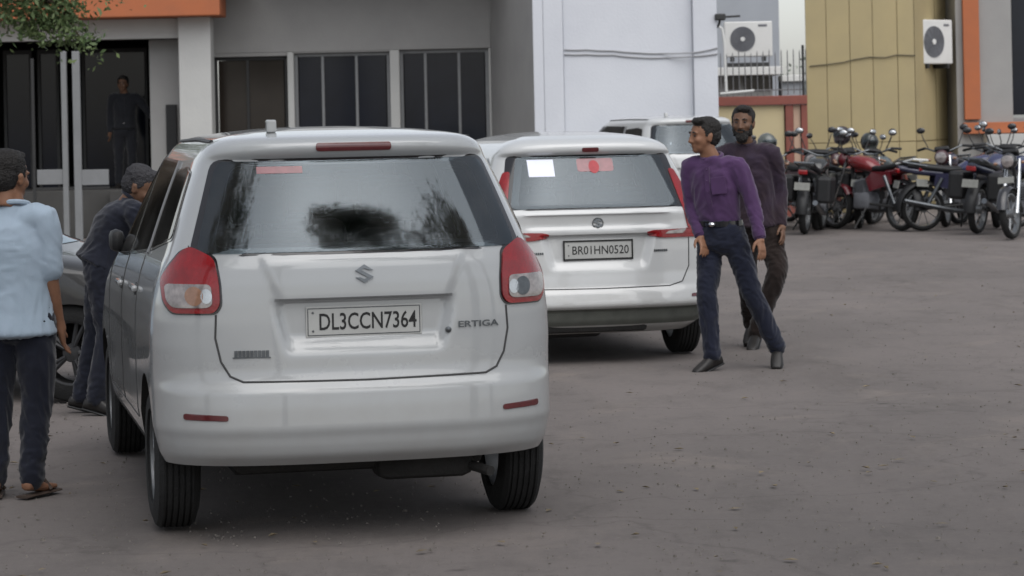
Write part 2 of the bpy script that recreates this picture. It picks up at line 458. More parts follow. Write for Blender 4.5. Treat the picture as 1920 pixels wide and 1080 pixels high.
class CarShape:
    """shell given by tables against height: half width w, rear face yr, corner depth Rr, front yf, Rf.
    local axes: x right, y forward (0 at the rear bumper), z up"""
    def __init__(s, table, disp, n=3.0, gl=(1.185, 1.548)):
        s.gl = gl
        T = np.array(table, float)
        s.v, s.z, s.w, s.yr, s.Rr, s.yf, s.Rf = T.T
        s.disp = disp; s.n = n
    def val(s, arr, v):
        h = max(.010, min(.075, v - s.gl[0], s.gl[1] - v))          # the glass zone bends evenly, edges stay crisp
        d = np.linspace(-h, h, 5 if h < .011 else 15)
        return float(np.mean(np.interp(v + d, s.v, arr)))
    def rear(s, x, z, off=0.0):
        """point of the rear face at car coordinates x,z, pushed out by off"""
        w = s.val(s.w, z); yr = s.val(s.yr, z); R_ = s.val(s.Rr, z)
        k = min(abs(x) / w, .9995)
        y = yr + R_ * (1 - (1 - k ** s.n) ** (1 / s.n)) + s.disp(x, z)
        p = Vector((x, y, z))
        if off:
            p = p + s.nrm(s.rear, x, z) * off
        return p
    def side(s, y, z, sgn=1, off=0.0):
        w = s.val(s.w, z); yr = s.val(s.yr, z); R_ = s.val(s.Rr, z); yf = s.val(s.yf, z); Rf = s.val(s.Rf, z)
        if y < yr + R_: k = 1 - (y - yr) / R_
        elif y > yf - Rf: k = 1 - (yf - y) / Rf
        else: k = 0
        k = min(max(k, 0), .9995)
        p = Vector((sgn * w * (1 - k ** s.n) ** (1 / s.n), y, z))
        if off:
            q = s.nrm(lambda a, b: s.side(a, b, sgn), y, z)
            p = p + q * off
        return p
    def front(s, x, z, off=0.0):
        w = s.val(s.w, z); yf = s.val(s.yf, z); Rf = s.val(s.Rf, z)
        k = min(abs(x) / w, .9995)
        p = Vector((x, yf - Rf * (1 - (1 - k ** s.n) ** (1 / s.n)), z))
        if off: p = p + s.nrm(s.front, x, z) * off
        return p
    def nrm(s, f, a, b):
        e = .004
        d1 = f(a + e, b) - f(a - e, b); d2 = f(a, b + e) - f(a, b - e)
        q = d1.cross(d2).normalized()
        c = Vector((0, 2.1, .8))
        p = f(a, b)
        return q if q.dot(p - c) > 0 else -q
    def shell(s):
        vs_ = np.concatenate([np.arange(s.v[0], 1.62, .0115), np.linspace(1.622, s.v[-1], 30)])
        kk = np.linspace(0, .90, 62)
        t0 = math.asin(.90 ** (s.n / 2))
        tt = np.linspace(t0, math.pi / 2, 16)[1:]
        rows = []
        for v in vs_:
            z = s.val(s.z, v); w = s.val(s.w, v); yr = s.val(s.yr, v); Rr = s.val(s.Rr, v); yf = s.val(s.yf, v); Rf = s.val(s.Rf, v)
            h = []
            for k in kk:
                x = w * k; h.append((x, yr + Rr * (1 - (1 - k ** s.n) ** (1 / s.n)) + s.disp(x, z)))
            for t in tt:
                k = math.sin(t) ** (2 / s.n); x = w * k
                h.append((x, yr + Rr * (1 - max(0, math.cos(t)) ** (2 / s.n)) + s.disp(x, z)))
            for q in np.linspace(0, 1, 46)[1:-1]:
                h.append((w, yr + Rr + (yf - Rf - yr - Rr) * q))
            for t in np.linspace(math.pi / 2, 0, 22):
                h.append((w * math.sin(t) ** (2 / s.n) if t > 0 else 0, yf - Rf * (1 - max(0, math.cos(t)) ** (2 / s.n))))
            ring = [(x, y, z) for x, y in h] + [(-x, y, z) for x, y in reversed(h[1:-1])]
            rows.append(ring)
        m = len(rows[0]); vs = [p for r in rows for p in r]; fs = []
        for j in range(len(rows) - 1):
            for k in range(m):
                k2 = (k + 1) % m
                fs.append((j * m + k, j * m + k2, (j + 1) * m + k2, (j + 1) * m + k))
        fs.append(tuple(reversed(range(m)))); fs.append(tuple((len(rows) - 1) * m + k for k in range(m)))
        mb = MB(); mb.add(vs, fs, 0, True)
        return mb

def patch(f, poly, off=.004, thick=.012, du=.012, dv=.012, mi=0, mb=None):
    """skin patch: polygon (u,v), one span per v, laid on surface f(u,v,off), with a folded-in edge"""
    mb = mb or MB()
    vmin = min(p[1] for p in poly); vmax = max(p[1] for p in poly)
    nv = max(2, int((vmax - vmin) / dv))
    V = sorted(set([round(vmin + (vmax - vmin) * i / nv, 5) for i in range(nv + 1)] + [round(p[1], 5) for p in poly]))
    V[0] += 1e-5; V[-1] -= 1e-5
    width = max(p[0] for p in poly) - min(p[0] for p in poly)
    nu = max(3, int(width / du))
    rows = []
    for v in V:
        xs = []
        for i in range(len(poly)):
            a, b = poly[i], poly[(i + 1) % len(poly)]
            if (a[1] - v) * (b[1] - v) < 0 or a[1] == v:
                if a[1] == b[1]: xs += [a[0], b[0]]
                else: xs.append(a[0] + (b[0] - a[0]) * (v - a[1]) / (b[1] - a[1]))
        if len(xs) < 2: continue
        x0, x1 = min(xs), max(xs)
        rows.append([(x0 + (x1 - x0) * k / nu, v) for k in range(nu + 1)])
    m = nu + 1; n = len(rows)
    vs = [f(u, v, off) for r in rows for u, v in r]
    fs = [(j * m + k, j * m + k + 1, (j + 1) * m + k + 1, (j + 1) * m + k) for j in range(n - 1) for k in range(m - 1)]
    loop = [k for k in range(m)] + [j * m + m - 1 for j in range(1, n)] + [(n - 1) * m + k for k in range(m - 2, -1, -1)] + [j * m for j in range(n - 2, 0, -1)]
    b = len(vs); flat = [p for r in rows for p in r]
    vs += [f(flat[i][0], flat[i][1], off - thick) for i in loop]
    L = len(loop)
    fs2 = [(loop[i], b + i, b + (i + 1) % L, loop[(i + 1) % L]) for i in range(L)]
    mb.add(vs, fs + fs2, mi, True)
    return mb

def ribbon(f, line, wd=.006, off=.0015, closed=False, mb=None):
    """thin strip following points (u,v) on surface f"""
    mb = mb or MB(); pts = []
    seq = list(line) + ([line[0]] if closed else [])
    for i in range(len(seq) - 1):
        a, b = seq[i], seq[i + 1]; n = max(1, int(math.hypot(b[0] - a[0], b[1] - a[1]) / .012))
        for k in range(n): pts.append((a[0] + (b[0] - a[0]) * k / n, a[1] + (b[1] - a[1]) * k / n))
    pts.append(seq[-1])
    P = [f(u, v, off) for u, v in pts]
    mb.tube(P, wd / 2, 6)
    return mb

def round_poly(poly, r=.03, seg=4):
    out = []
    n = len(poly)
    for i in range(n):
        p = Vector(poly[i]); a = Vector(poly[i - 1]); b = Vector(poly[(i + 1) % n])
        da = min(r, (a - p).length * .45); db = min(r, (b - p).length * .45)
        p0 = p + (a - p).normalized() * da; p1 = p + (b - p).normalized() * db
        for k in range(seg + 1):
            t = k / seg
            q = p0 * (1 - t) ** 2 + p * (2 * t * (1 - t)) + p1 * t * t
            out.append((q.x, q.y))
    return out

def make_wheel(name='wheel', parent=None, r=.305, wd=.185):
    prof = [(-wd / 2, r * .66), (-wd / 2 - .004, r * .80), (-wd / 2 + .012, r * .95), (-wd / 2 + .03, r)]
    for k in range(5):
        a = -wd / 2 + .03 + (wd - .06) * (k + .3) / 5; b = a + .008
        prof += [(a, r), (a, r - .008), (b, r - .008), (b, r)]
    prof += [(wd / 2 - .03, r), (wd / 2 - .012, r * .95), (wd / 2 + .004, r * .80), (wd / 2, r * .66)]
    w = empty(name); w.parent = parent
    MB().lathe(prof, n=56).build('tyre', M['tyre'], w, 25)
    m = MB().lathe([(-wd * .42, r * .655), (-wd * .42, r * .62), (wd * .42, r * .62), (wd * .44, r * .67), (wd * .30, r * .66)], n=40)
    m.lathe([(wd * .1, 0.001), (wd * .1, r * .2), (wd * .35, r * .19), (wd * .38, .001)], n=20)
    for k in range(5):
        q = 2 * math.pi * k / 5
        for dq in (-.13, .13):
            p = [Vector((wd * .33, math.cos(q + dq * .4) * r * .15, math.sin(q + dq * .4) * r * .15)), Vector((wd * .30, math.cos(q + dq) * r * .64, math.sin(q + dq) * r * .64))]
            m.tube(p, [.016, .013], 6)
    m.build('rim', M['rim'], w)
    return w

def text_mesh(name, body, width, height, f, mtl, parent, depth=.0015, offset=.0, bold=0.0, **k):
    cu = bpy.data.curves.new('t', 'FONT'); cu.body = body; cu.size = 1; cu.resolution_u = 3; cu.offset = bold
    o = bpy.data.objects.new('t', cu); COL.objects.link(o)
    dg = bpy.context.evaluated_depsgraph_get(); dg.update()
    me = bpy.data.meshes.new_from_object(o.evaluated_get(dg))
    bpy.data.objects.remove(o); bpy.data.curves.remove(cu)
    V = np.array([v.co[:] for v in me.vertices]); lo = V.min(0); hi = V.max(0)
    c = MB(); n = len(V)
    pts = [((v[0] - (lo[0] + hi[0]) / 2) / (hi[0] - lo[0]) * width, (v[1] - (lo[1] + hi[1]) / 2) / (hi[1] - lo[1]) * height) for v in V]
    fs = [tuple(p.vertices) for p in me.polygons]
    vs = [f(u, v, offset + depth) for u, v in pts]
    c.add(vs, fs)
    bpy.data.meshes.remove(me)
    me2 = bpy.data.meshes.new(name); me2.from_pydata(c.v, [], c.f); me2.materials.append(mtl)
    return link(name, me2, parent, **k)

EMB = [(.92, .38), (.0, 1.0), (-.95, .36), (.32, -.40), (.0, -.60), (-.45, -.38), (-.92, -.38), (0, -1.0), (.95, -.36), (-.32, .40), (0, .60), (.45, .38)]

def cut_arches(body, ys, zc, r, xin=.52):
    for y in ys:
        for s in (-1, 1):
            m = MB().lathe([(xin * s, .001), (xin * s, r), (1.2 * s, r), (1.2 * s, .001)], c=(0, y, zc), n=48, smooth=False)
            c = m.build('cutter', M['underbody'])
            md = body.modifiers.new('b', 'BOOLEAN'); md.operation = 'DIFFERENCE'; md.object = c; md.solver = 'EXACT'; md.material_mode = 'TRANSFER'
            dg = bpy.context.evaluated_depsgraph_get(); dg.update()
            me = bpy.data.meshes.new_from_object(body.evaluated_get(dg))
            body.modifiers.clear()
            body.data = me
            bpy.data.objects.remove(c)
    body.data.set_sharp_from_angle(angle=R(32))

def bool_cut(body, c):
    md = body.modifiers.new('b', 'BOOLEAN'); md.operation = 'DIFFERENCE'; md.object = c; md.solver = 'EXACT'; md.material_mode = 'TRANSFER'
    dg = bpy.context.evaluated_depsgraph_get(); dg.update()
    me = bpy.data.meshes.new_from_object(body.evaluated_get(dg))
    body.modifiers.clear(); body.data = me
    bpy.data.objects.remove(c)

def cut_cabin(body, root, zs, rear, front, wins, yf=2.95):
    """hollow the cabin and open it behind every pane; zs = floor, shoulder, top"""
    z0, z1, z2 = zs
    def sec(y, top):
        t = (top - z1) / (z2 - z1)
        h = .665 + (.50 - .665) * max(0, t)
        return [(-.66, y, z0), (.66, y, z0), (.665, y, min(z1, top)), (h, y, top), (-h, y, top), (-.665, y, min(z1, top))]
    S_ = [sec(.50, z2 - .07), sec(.64, z2), (sec(yf - .70, z2)), sec(yf - .35, z1 + (z2 - z1) * .62), sec(yf, z1 + .015)]
    vs = [p for q in S_ for p in q]; n = 6
    fs = [tuple(reversed(range(n))), tuple(4 * n + k for k in range(n))]
    for j in range(4):
        for k in range(n): fs.append((j * n + k, j * n + (k + 1) % n, (j + 1) * n + (k + 1) % n, (j + 1) * n + k))
    mb = MB(); mb.add(vs, fs); bool_cut(body, mb.build('c', M['cabin']))
    bool_cut(body, MB().prism(rear, lambda u, v, w: Vector((u, -.4 + w, v)), 1.15).build('c', M['cabin']))
    bool_cut(body, MB().prism(front, lambda u, v, w: Vector((u, yf - 1.15 + w, v)), 2.0).build('c', M['cabin']))
    for w_ in wins:
        cy = sum(p[0] for p in w_) / len(w_); cz = sum(p[1] for p in w_) / len(w_)
        w2 = [(cy + (a - cy) * .93, cz + (b - cz) * .88) for a, b in w_]
        for sg in (-1, 1):
            bool_cut(body, MB().prism(w2, lambda u, v, w, sg=sg: Vector((sg * (.40 + w), u, v)), .6).build('c', M['cabin']))
    body.data.set_sharp_from_angle(angle=R(32))
    # seats and dashboard
    dz = z2 - 1.57
    for y, xs, h in ((.98, (-.33, .33), .36), (1.72, (-.36, .0, .36), .38), (2.42, (-.34, .34), .40)):
        for x in xs:
            w = .36 if len(xs) == 3 else .46
            s_ = MB().box((x, y, z0 + .22 + h / 2), (w, .14, h), Matrix.Rotation(R(12), 3, 'X'), bev=.06).build('seat', M['seat_cloth'], root)
            zt = z0 + .20 + h
            MB().box((x, y - .09, zt + .13), (.26, .09, .17), Matrix.Rotation(R(10), 3, 'X'), bev=.04).build('headrest', M['seat_cloth'], s_)
            MB().tube([(x, y - .07, zt - .02), (x, y - .09, zt + .09)], .016, 6).build('headrest_post', M['dull_chrome'], s_)
            MB().box((x, y + .26, z0 + .22), (w, .46, .16), bev=.05).build('cushion', M['seat_cloth'], s_)
    MB().box((0, yf + .0, z1 - .16), (1.26, .36, .24), bev=.05).build('dashboard', M['cabin'], root)
    ring = [(-.34 + .17 * math.cos(q), yf - .26 - .05 * math.sin(q), z1 - .03 + .16 * math.sin(q)) for q in np.linspace(0, 2 * math.pi, 22)]
    ring = [(-x, y, z) for x, y, z in ring]
    MB().tube(ring, .014, 6).build('steering_wheel', M['black_trim'], root)
    MB().box((0, yf - .52, z2 - .10), (.22, .02, .065), bev=.008).build('rear_view_mirror', M['black_trim'], root)

def std_plate(root, shp, text, zc, wd, ht, framed, y_off):
    """flat plate hung on the rear face"""
    y0 = min(shp.rear(x, zc + dz).y for x in (-.2, 0, .2) for dz in (-.05, .05)) - y_off
    p = MB().box((0, y0, zc), (wd, .004, ht), bev=.0015).build('licence_plate', M['plate'], root)
    b = M['plate_black']; t = .011 if framed else .004
    fr = MB()
    for sx in (-1, 1): fr.box((sx * (wd / 2 + (t / 2 - .001 if framed else -.008)), y0 - .002, zc), (t, .008 if framed else .0015, ht + (2 * t if framed else -.016)), bev=.0004)
    for sz in (-1, 1): fr.box((0, y0 - .002, zc + sz * (ht / 2 + (t / 2 - .001 if framed else -.008))), (wd + (0 if framed else -.016), .0079 if framed else .0016, t))
    fr.build('plate_frame', b if framed else M['dull_chrome'], p)
    text_mesh('lettering', text, wd * .84, ht * (.56 if not framed else .5), lambda u, v, w: Vector((u + wd * .035, y0 - .0025 - w, zc + v)), b, p, .0008, bold=.012 if not framed else .005)
    for zz in (-.3, .3):
        m2 = MB(); m2.lathe([(0, .001), (0, .005), (-.003, .004), (-.003, .001)], c=(-wd * .44, y0 - .002, zc + zz * ht), axis='Y', n=10)
        m2.build('screw', M['dull_chrome'], p)
    return p

def frame_patch(f, outer, inner, off, thick, name, m, root, du=.012, dv=.012):
    """ring between two polygons of equal length"""
    vs = []; fs = []; n = len(outer); K = 5
    for j in range(K):
        for (a, b) in zip(outer, inner):
            t = j / (K - 1); u = a[0] + (b[0] - a[0]) * t; v = a[1] + (b[1] - a[1]) * t
            vs.append(f(u, v, off))
    for j in range(K - 1):
        for i in range(n): fs.append((j * n + i, j * n + (i + 1) % n, (j + 1) * n + (i + 1) % n, (j + 1) * n + i))
    return MB().add(vs, fs, 0, True).build(name, m, root)

def dens(poly, step=.03):
    out = []
    for i in range(len(poly)):
        a, b = poly[i], poly[(i + 1) % len(poly)]; n = 8
        for k in range(n): out.append((a[0] + (b[0] - a[0]) * k / n, a[1] + (b[1] - a[1]) * k / n))
    return out

def side_parts(root, shp, wins, pillars, handles, glass, trim, paint, mouldz=None):
    for sg in (-1, 1):
        f = lambda y, z, off=0.0, sg=sg: shp.side(y, z, sg, off)
        for a_, b_ in zip(wins[:-1], wins[1:]):
            patch(f, [(a_[1][0] + .002, a_[1][1] - .01), (b_[0][0] - .002, b_[0][1] - .008), (b_[-1][0] - .002, b_[-1][1] + .004), (a_[2][0] + .002, a_[2][1] + .004)], .004, .01, .03, .02).build('window_pillar', trim, root)
        for w in wins:
            cy = sum(p[0] for p in w) / len(w); cz = sum(p[1] for p in w) / len(w)
            frame_patch(f, dens(round_poly([(cy + (a - cy) * 1.05, cz + (b - cz) * 1.06) for a, b in w], .035)), dens(round_poly([(cy + (a - cy) * .93, cz + (b - cz) * .88) for a, b in w], .035)), .003, .01, 'window_seal', trim, root)
        for w in wins:
            patch(f, round_poly(w, .035), .006, .008, .03, .015).build('side_window', glass, root)
        for hy, hz in handles:
            p = f(hy, hz)
            h = MB(); h.box(p + Vector((sg * .012, 0, 0)), (.03, .19, .028), bev=.012); h.build('door_handle', paint, root)
            patch(f, round_poly([(hy - .055, hz - .032), (hy + .055, hz - .032), (hy + .055, hz + .024), (hy - .055, hz + .024)], .02), .002, .004).build('handle_recess', M['black_trim'], root)

# ---- first shape: rounded older people carrier
def dispA(x, z):
    a = abs(x); d = 0.0
    # recess for the plate, tapering to the bottom
    if z < 1.0 and z > .74 and a < .55:
        half = .36 + (.0 if z > .9 else 0) - .04 * (1 - smooth01((z - .76) / .2))
        k = smooth01((half + .02 - a) / .05) * smooth01((.992 - z) / .014) * smooth01((z - .755) / .09)
        d += .038 * k
    # garnish band above the recess
    if .97 < z < 1.18 and a < .6:
        half = .36 + (z - .985) * .42
        d -= .010 * smooth01((half - a) / .03) * smooth01((z - .985) / .010) * smooth01((1.172 - z) / .03)
    return float(d)
TA = [
 # v    z     w     yr    Rr   yf    Rf
 (.315, .315, .805, .085, .50, 4.12, .6),
 (.36, .36, .825, .025, .55, 4.2, .7),
 (.40, .40, .832, .010, .55, 4.22, .7),
 (.44, .44, .838, .004, .55, 4.23, .7),
 (.465, .465, .842, -.006, .55, 4.24, .7),
 (.56, .56, .843, .0, .55, 4.24, .7),
 (.625, .625, .8455, .008, .55, 4.22, .7),
 (.655, .655, .846, .040, .52, 4.21, .7),
 (.70, .70, .846, .052, .50, 4.18, .7),
 (.80, .80, .846, .058, .47, 4.10, .8),
 (.90, .90, .842, .062, .46, 3.98, .8),
 (.98, .98, .832, .066, .45, 3.62, .6),
 (1.05, 1.05, .815, .070, .45, 3.30, .5),
 (1.12, 1.12, .790, .080, .45, 3.12, .5),
 (1.175, 1.175, .766, .098, .45, 3.03, .5),
 (1.30, 1.30, .722, .160, .45, 2.86, .5),
 (1.42, 1.42, .678, .228, .44, 2.70, .5),
 (1.50, 1.50, .646, .278, .43, 2.58, .5),
 (1.555, 1.555, .622, .312, .42, 2.50, .5),
 (1.572, 1.572, .612, .285, .42, 2.47, .5),
 (1.600, 1.600, .596, .272, .42, 2.42, .5),
 (1.625, 1.625, .570, .280, .42, 2.38, .5),
 (1.645, 1.643, .535, .320, .40, 2.33, .5),
 (1.68, 1.656, .48, .42, .38, 2.25, .48),
 (1.74, 1.670, .38, .60, .32, 2.10, .4),
 (1.82, 1.683, .24, .85, .25, 1.95, .3),
 (1.90, 1.689, .10, 1.10, .12, 1.78, .15),
 (1.95, 1.690, .01, 1.30, .03, 1.60, .03)]
shA = CarShape(TA, dispA)

def make_carA():
    root = empty('family_car')
    body = shA.shell().build('body', [M['white_paint'], M['underbody']], root)
    cut_arches(body, (.74, 3.46), .31, .345)
    winsA = [[(.46, 1.235), (1.18, 1.165), (1.20, 1.50), (.80, 1.520), (.62, 1.50)],
             [(1.27, 1.160), (2.06, 1.115), (2.06, 1.545), (1.29, 1.535)],
             [(2.14, 1.112), (2.86, 1.075), (2.62, 1.34), (2.32, 1.545), (2.14, 1.548)]]
    cut_cabin(body, root, (.66, 1.13, 1.585), round_poly([(-.60, 1.198), (.60, 1.198), (.50, 1.532), (-.50, 1.532)], .05), round_poly([(-.56, 1.125), (.56, 1.125), (.46, 1.53), (-.46, 1.53)], .05), winsA)
    rf = shA.rear
    P = M['white_paint']
    # rear window with black surround
    gp = [(-.665, 1.178), (.665, 1.178), (.553, 1.548), (-.553, 1.548)]
    sp = [(-.695, 1.168), (.695, 1.168), (.570, 1.561), (-.570, 1.561)]
    frame_patch(rf, dens(round_poly(sp, .05)), dens(round_poly([(-.60, 1.198), (.60, 1.198), (.50, 1.532), (-.50, 1.532)], .05)), .003, .01, 'window_seal', M['black_gloss'], root)
    rw = patch(rf, round_poly(gp, .045), .006, .008).build('rear_window', M['car_glass'], root)
    for k in range(0):
        pass
    # sticker inside the top left of the glass
    patch(rf, [(-.40, 1.495), (-.215, 1.495), (-.215, 1.523), (-.40, 1.523)], .0075, .002).build('sticker', M['pink_sticker'], rw)
    # high brake lamp
    br = round_poly([(-.158, 1.588), (.158, 1.588), (.158, 1.618), (-.158, 1.618)], .014)
    patch(rf, br, .006, .01, .01, .004).build('brake_light', M['dark_red'], root)
    # tail lights
    for sx in (-1, 1):
        g = lambda u, v, off=0.0, sx=sx: rf(sx * u, v, off)
        full = [(.597, 1.160), (.583, 1.06), (.581, .975), (.605, .940), (.762, .940), (.792, .985), (.796, 1.07), (.770, 1.115), (.715, 1.185), (.680, 1.205)]
        base = patch(g, round_poly([(p[0] + (.008 if p[0] > .7 else -.008), p[1] + (.006 if p[1] > 1.1 else -.006)) for p in full], .02), .003, .01, .008, .008).build('tail_light', M['black_gloss'], root)
        patch(g, round_poly(full, .022), .012, .016, .007, .007).build('red_lens', M['red_lens'], base)
        patch(g, round_poly([(.612, 1.055), (.608, .975), (.63, .962), (.755, .962), (.778, .99), (.780, 1.055)], .02), .017, .010, .006, .006).build('clear_lens', M['clear_lens'], base)
        bulb = [(.672 + .034 * math.cos(a), 1.008 + .038 * math.sin(a)) for a in np.linspace(0, 2 * math.pi, 18)[:-1]]
        if sx < 0:
            bulb = [(p[0] + .004, p[1]) for p in bulb]
        patch(g, bulb, .0185, .004, .01, .006).build('bulb', M['orange_lens'] if sx < 0 else M['dull_chrome'], base)
        b2 = [(.63 + .022 * math.cos(a), 1.008 + .03 * math.sin(a)) for a in np.linspace(0, 2 * math.pi, 14)[:-1]]
        patch(g, b2, .0185, .004, .01, .006).build('bulb', M['chrome'], base)
        # bumper reflectors
        rp = round_poly([(.565, .508), (.735, .512), (.735, .538), (.565, .530)], .012)
        patch(g, rp, .004, .01, .01, .006).build('reflector', M['dark_red'], root)
    # shut lines of the tailgate and bumper
    line = [(-.60, .935), (-.605, .84), (-.585, .745), (-.55, .685), (-.50, .662), (0, .656), (.50, .662), (.55, .685), (.585, .745), (.605, .84), (.60, .935)]
    ribbon(rf, line, .009, .0005).build('panel_gap', M['seam'], root)
    for sx in (-1, 1):
        ribbon(rf, [(sx * .70, 1.17), (sx * .69, 1.21)], .007, .0).build('panel_gap', M['seam'], root)
        g = lambda u, v, off=0.0, sx=sx: shA.side(u, v, sx, off)
        for yy, tilt in ((1.22, .10), (2.10, .03), (2.98, -.02)):
            ribbon(g, [(yy + tilt, 1.13), (yy + .02, .95), (yy, .42)], .006, .0).build('panel_gap', M['seam'], root)
        ribbon(g, [(1.25, .42), (2.95, .42)], .006, .0).build('panel_gap', M['seam'], root)
    # plate, emblem, badges
    std_plate(root, shA, 'DL3CCN7364', .893, .478, .125, False, .002)
    m = MB().prism([(u * .040, v * .037) for u, v in EMB], lambda u, v, w: rf(u, 1.085 + v, .002 + w), .006)
    m.build('emblem', M['dull_chrome'], root)
    text_mesh('model_badge', 'ERTIGA', .175, .026, lambda u, v, w: rf(.475 + u, .865 + v, .002 + w), M['dull_chrome'], root, .004, bold=.02)
    m = MB()
    for k in range(9):
        m.prism([(-.0065, -.013), (.0065, -.013), (.0065, .013), (-.0065, .013)], lambda u, v, w, k=k: rf(-.525 + k * .0155 + u, .775 + v, .001 + w), .004)
    m.prism([(-.075, -.018), (.075, -.018), (.075, -.013), (-.075, -.013)], lambda u, v, w: rf(-.463 + u, .775 + v, .001 + w), .004)
    m.build('side_badge', M['dull_chrome'], root)
    MB().lathe([(0, .001), (0, .013), (-.008, .013), (-.010, .001)], c=(.345, shA.rear(.345, .845).y, .845), axis='Y', n=16).build('key_lock', M['dull_chrome'], root)
    # side glass
    wins = [[(.46, 1.235), (1.18, 1.165), (1.20, 1.50), (.80, 1.520), (.62, 1.50)],
            [(1.27, 1.160), (2.06, 1.115), (2.06, 1.545), (1.29, 1.535)],
            [(2.14, 1.112), (2.86, 1.075), (2.62, 1.34), (2.32, 1.545), (2.14, 1.548)]]
    pil = [(.44, 1.215), (1.2, 1.150), (2.10, 1.100), (2.95, 1.060), (2.64, 1.36), (2.34, 1.562), (1.3, 1.552), (.80, 1.535), (.60, 1.515)]
    side_parts(root, shA, wins, pil, ((1.36, .985), (2.22, .965)), M['side_glass'], M['black_gloss'], P)
    for sg in (-1, 1):                                   # sash between the rear door glass and the quarter glass
        f = lambda y, z, off=0.0, sg=sg: shA.side(y, z, sg, off)
        patch(f, [(1.195, 1.145), (1.255, 1.140), (1.285, 1.545), (1.225, 1.545)], .009, .01).build('window_sash', M['frame_grey'], root)
        MB().tube([shA.side(y, 1.628 - .012 * abs(y - 1.3) , sg, .0) * 1 + Vector((sg * -.02, 0, .012)) for y in np.linspace(.62, 2.2, 12)], .010, 6).build('roof_moulding', M['black_trim'], root)
        q = shA.side(2.72, 1.12, sg)
        mm = MB(); mm.box(q + Vector((sg * .03, .05, .02)), (.07, .17, .11), bev=.03); mm.tube([q, q + Vector((sg * .04, 0, .0))], .012, 8)
        mm.build('door_mirror', M['black_trim'], root)
    # windscreen, lamps and grille at the front
    patch(shA.front, round_poly([(-.60, 1.09), (.60, 1.09), (.50, 1.56), (-.50, 1.56)], .05), .005, .01, .03, .02).build('windscreen', M['car_glass'], root)
    for sx in (-1, 1):
        g = lambda u, v, off=0.0, sx=sx: shA.front(sx * u, v, off)
        patch(g, round_poly([(.42, .66), (.74, .72), (.78, .86), (.50, .80)], .03), .006, .01, .02, .01).build('headlight', M['clear_lens'], root)
    patch(shA.front, round_poly([(-.35, .62), (.35, .62), (.38, .78), (-.38, .78)], .03), .006, .01, .03, .02).build('grille', M['black_trim'], root)
    # roof stub antenna
    MB().box((-.30, .62, 1.694), (.042, .055, .055), bev=.008).build('roof_antenna', M['white_paint'], root)
    # underbody
    m = MB(); m.b2((-.60, 1.15, .22), (.60, 3.05, .36)); m.b2((-.5, .45, .24), (.5, 1.14, .36)); m.b2((-.5, 3.06, .24), (.5, 4.0, .36)); m.b2((-.52, .26, .265), (.52, .6, .36), bev=.03)
    m.tube([(-.62, .74, .30), (.62, .74, .30)], .045, 12)
    m.box((.27, .33, .275), (.42, .22, .12), bev=.05); m.tube([(.42, .33, .27), (.52, .12, .25)], .022, 8)
    m.build('underbody', M['underbody'], root)
    for (x, y) in ((-1, .74), (1, .74), (-1, 3.46), (1, 3.46)):
        w = make_wheel('wheel', root)
        w.location = (x * .735, y, .303)
        if x < 0: w.rotation_euler = (0, 0, math.pi)
    return root

# ---- second shape: newer people carrier with L shaped lamps
def dispB(x, z):
    a = abs(x); d = 0.0
    if .60 < z < .93 and a < .62:
        half = .33 + .06 * smooth01((z - .62) / .3)
        d += .035 * smooth01((half + .03 - a) / .07) * smooth01((.905 - z) / .02) * smooth01((z - .63) / .10)
    if .92 < z < 1.08:
        d += .016 * smooth01((z - .93) / .03) * smooth01((1.045 - z) / .02) * smooth01((.56 - a) / .12)
    return float(d)
TB = [
 (.20, .20, .72, .20, .45, 4.0, .5),
 (.25, .25, .78, .10, .50, 4.12, .6),
 (.30, .30, .82, .060, .5, 4.2, .7),
 (.375, .375, .85, .035, .5, 4.3, .7),
 (.395, .395, .865, -.012, .5, 4.33, .7),
 (.43, .43, .868, -.012, .5, 4.34, .7),
 (.50, .50, .868, .01, .48, 4.32, .7),
 (.53, .53, .867, .035, .46, 4.3, .7),
 (.62, .62, .866, .050, .44, 4.27, .7),
 (.78, .78, .862, .055, .42, 4.18, .8),
 (.90, .90, .850, .060, .40, 4.0, .8),
 (.98, .98, .826, .065, .38, 3.6, .6),
 (1.045, 1.045, .800, .060, .37, 3.3, .5),
 (1.07, 1.07, .790, .085, .36, 3.2, .5),
 (1.10, 1.10, .778, .110, .36, 3.12, .5),
 (1.25, 1.25, .720, .195, .36, 2.9, .5),
 (1.38, 1.38, .668, .270, .36, 2.7, .5),
 (1.445, 1.445, .640, .310, .36, 2.58, .5),
 (1.465, 1.465, .630, .270, .36, 2.55, .5),
 (1.50, 1.50, .605, .262, .36, 2.48, .5),
 (1.53, 1.53, .565, .275, .36, 2.43, .5),
 (1.58, 1.560, .50, .36, .34, 2.35, .45),
 (1.66, 1.585, .40, .52, .32, 2.2, .4),
 (1.75, 1.603, .27, .80, .28, 2.0, .3),
 (1.86, 1.614, .12, 1.1, .15, 1.8, .15),
 (1.92, 1.616, .01, 1.3, .03, 1.6, .03)]
shB = CarShape(TB, dispB, 3.3, (1.10, 1.44))

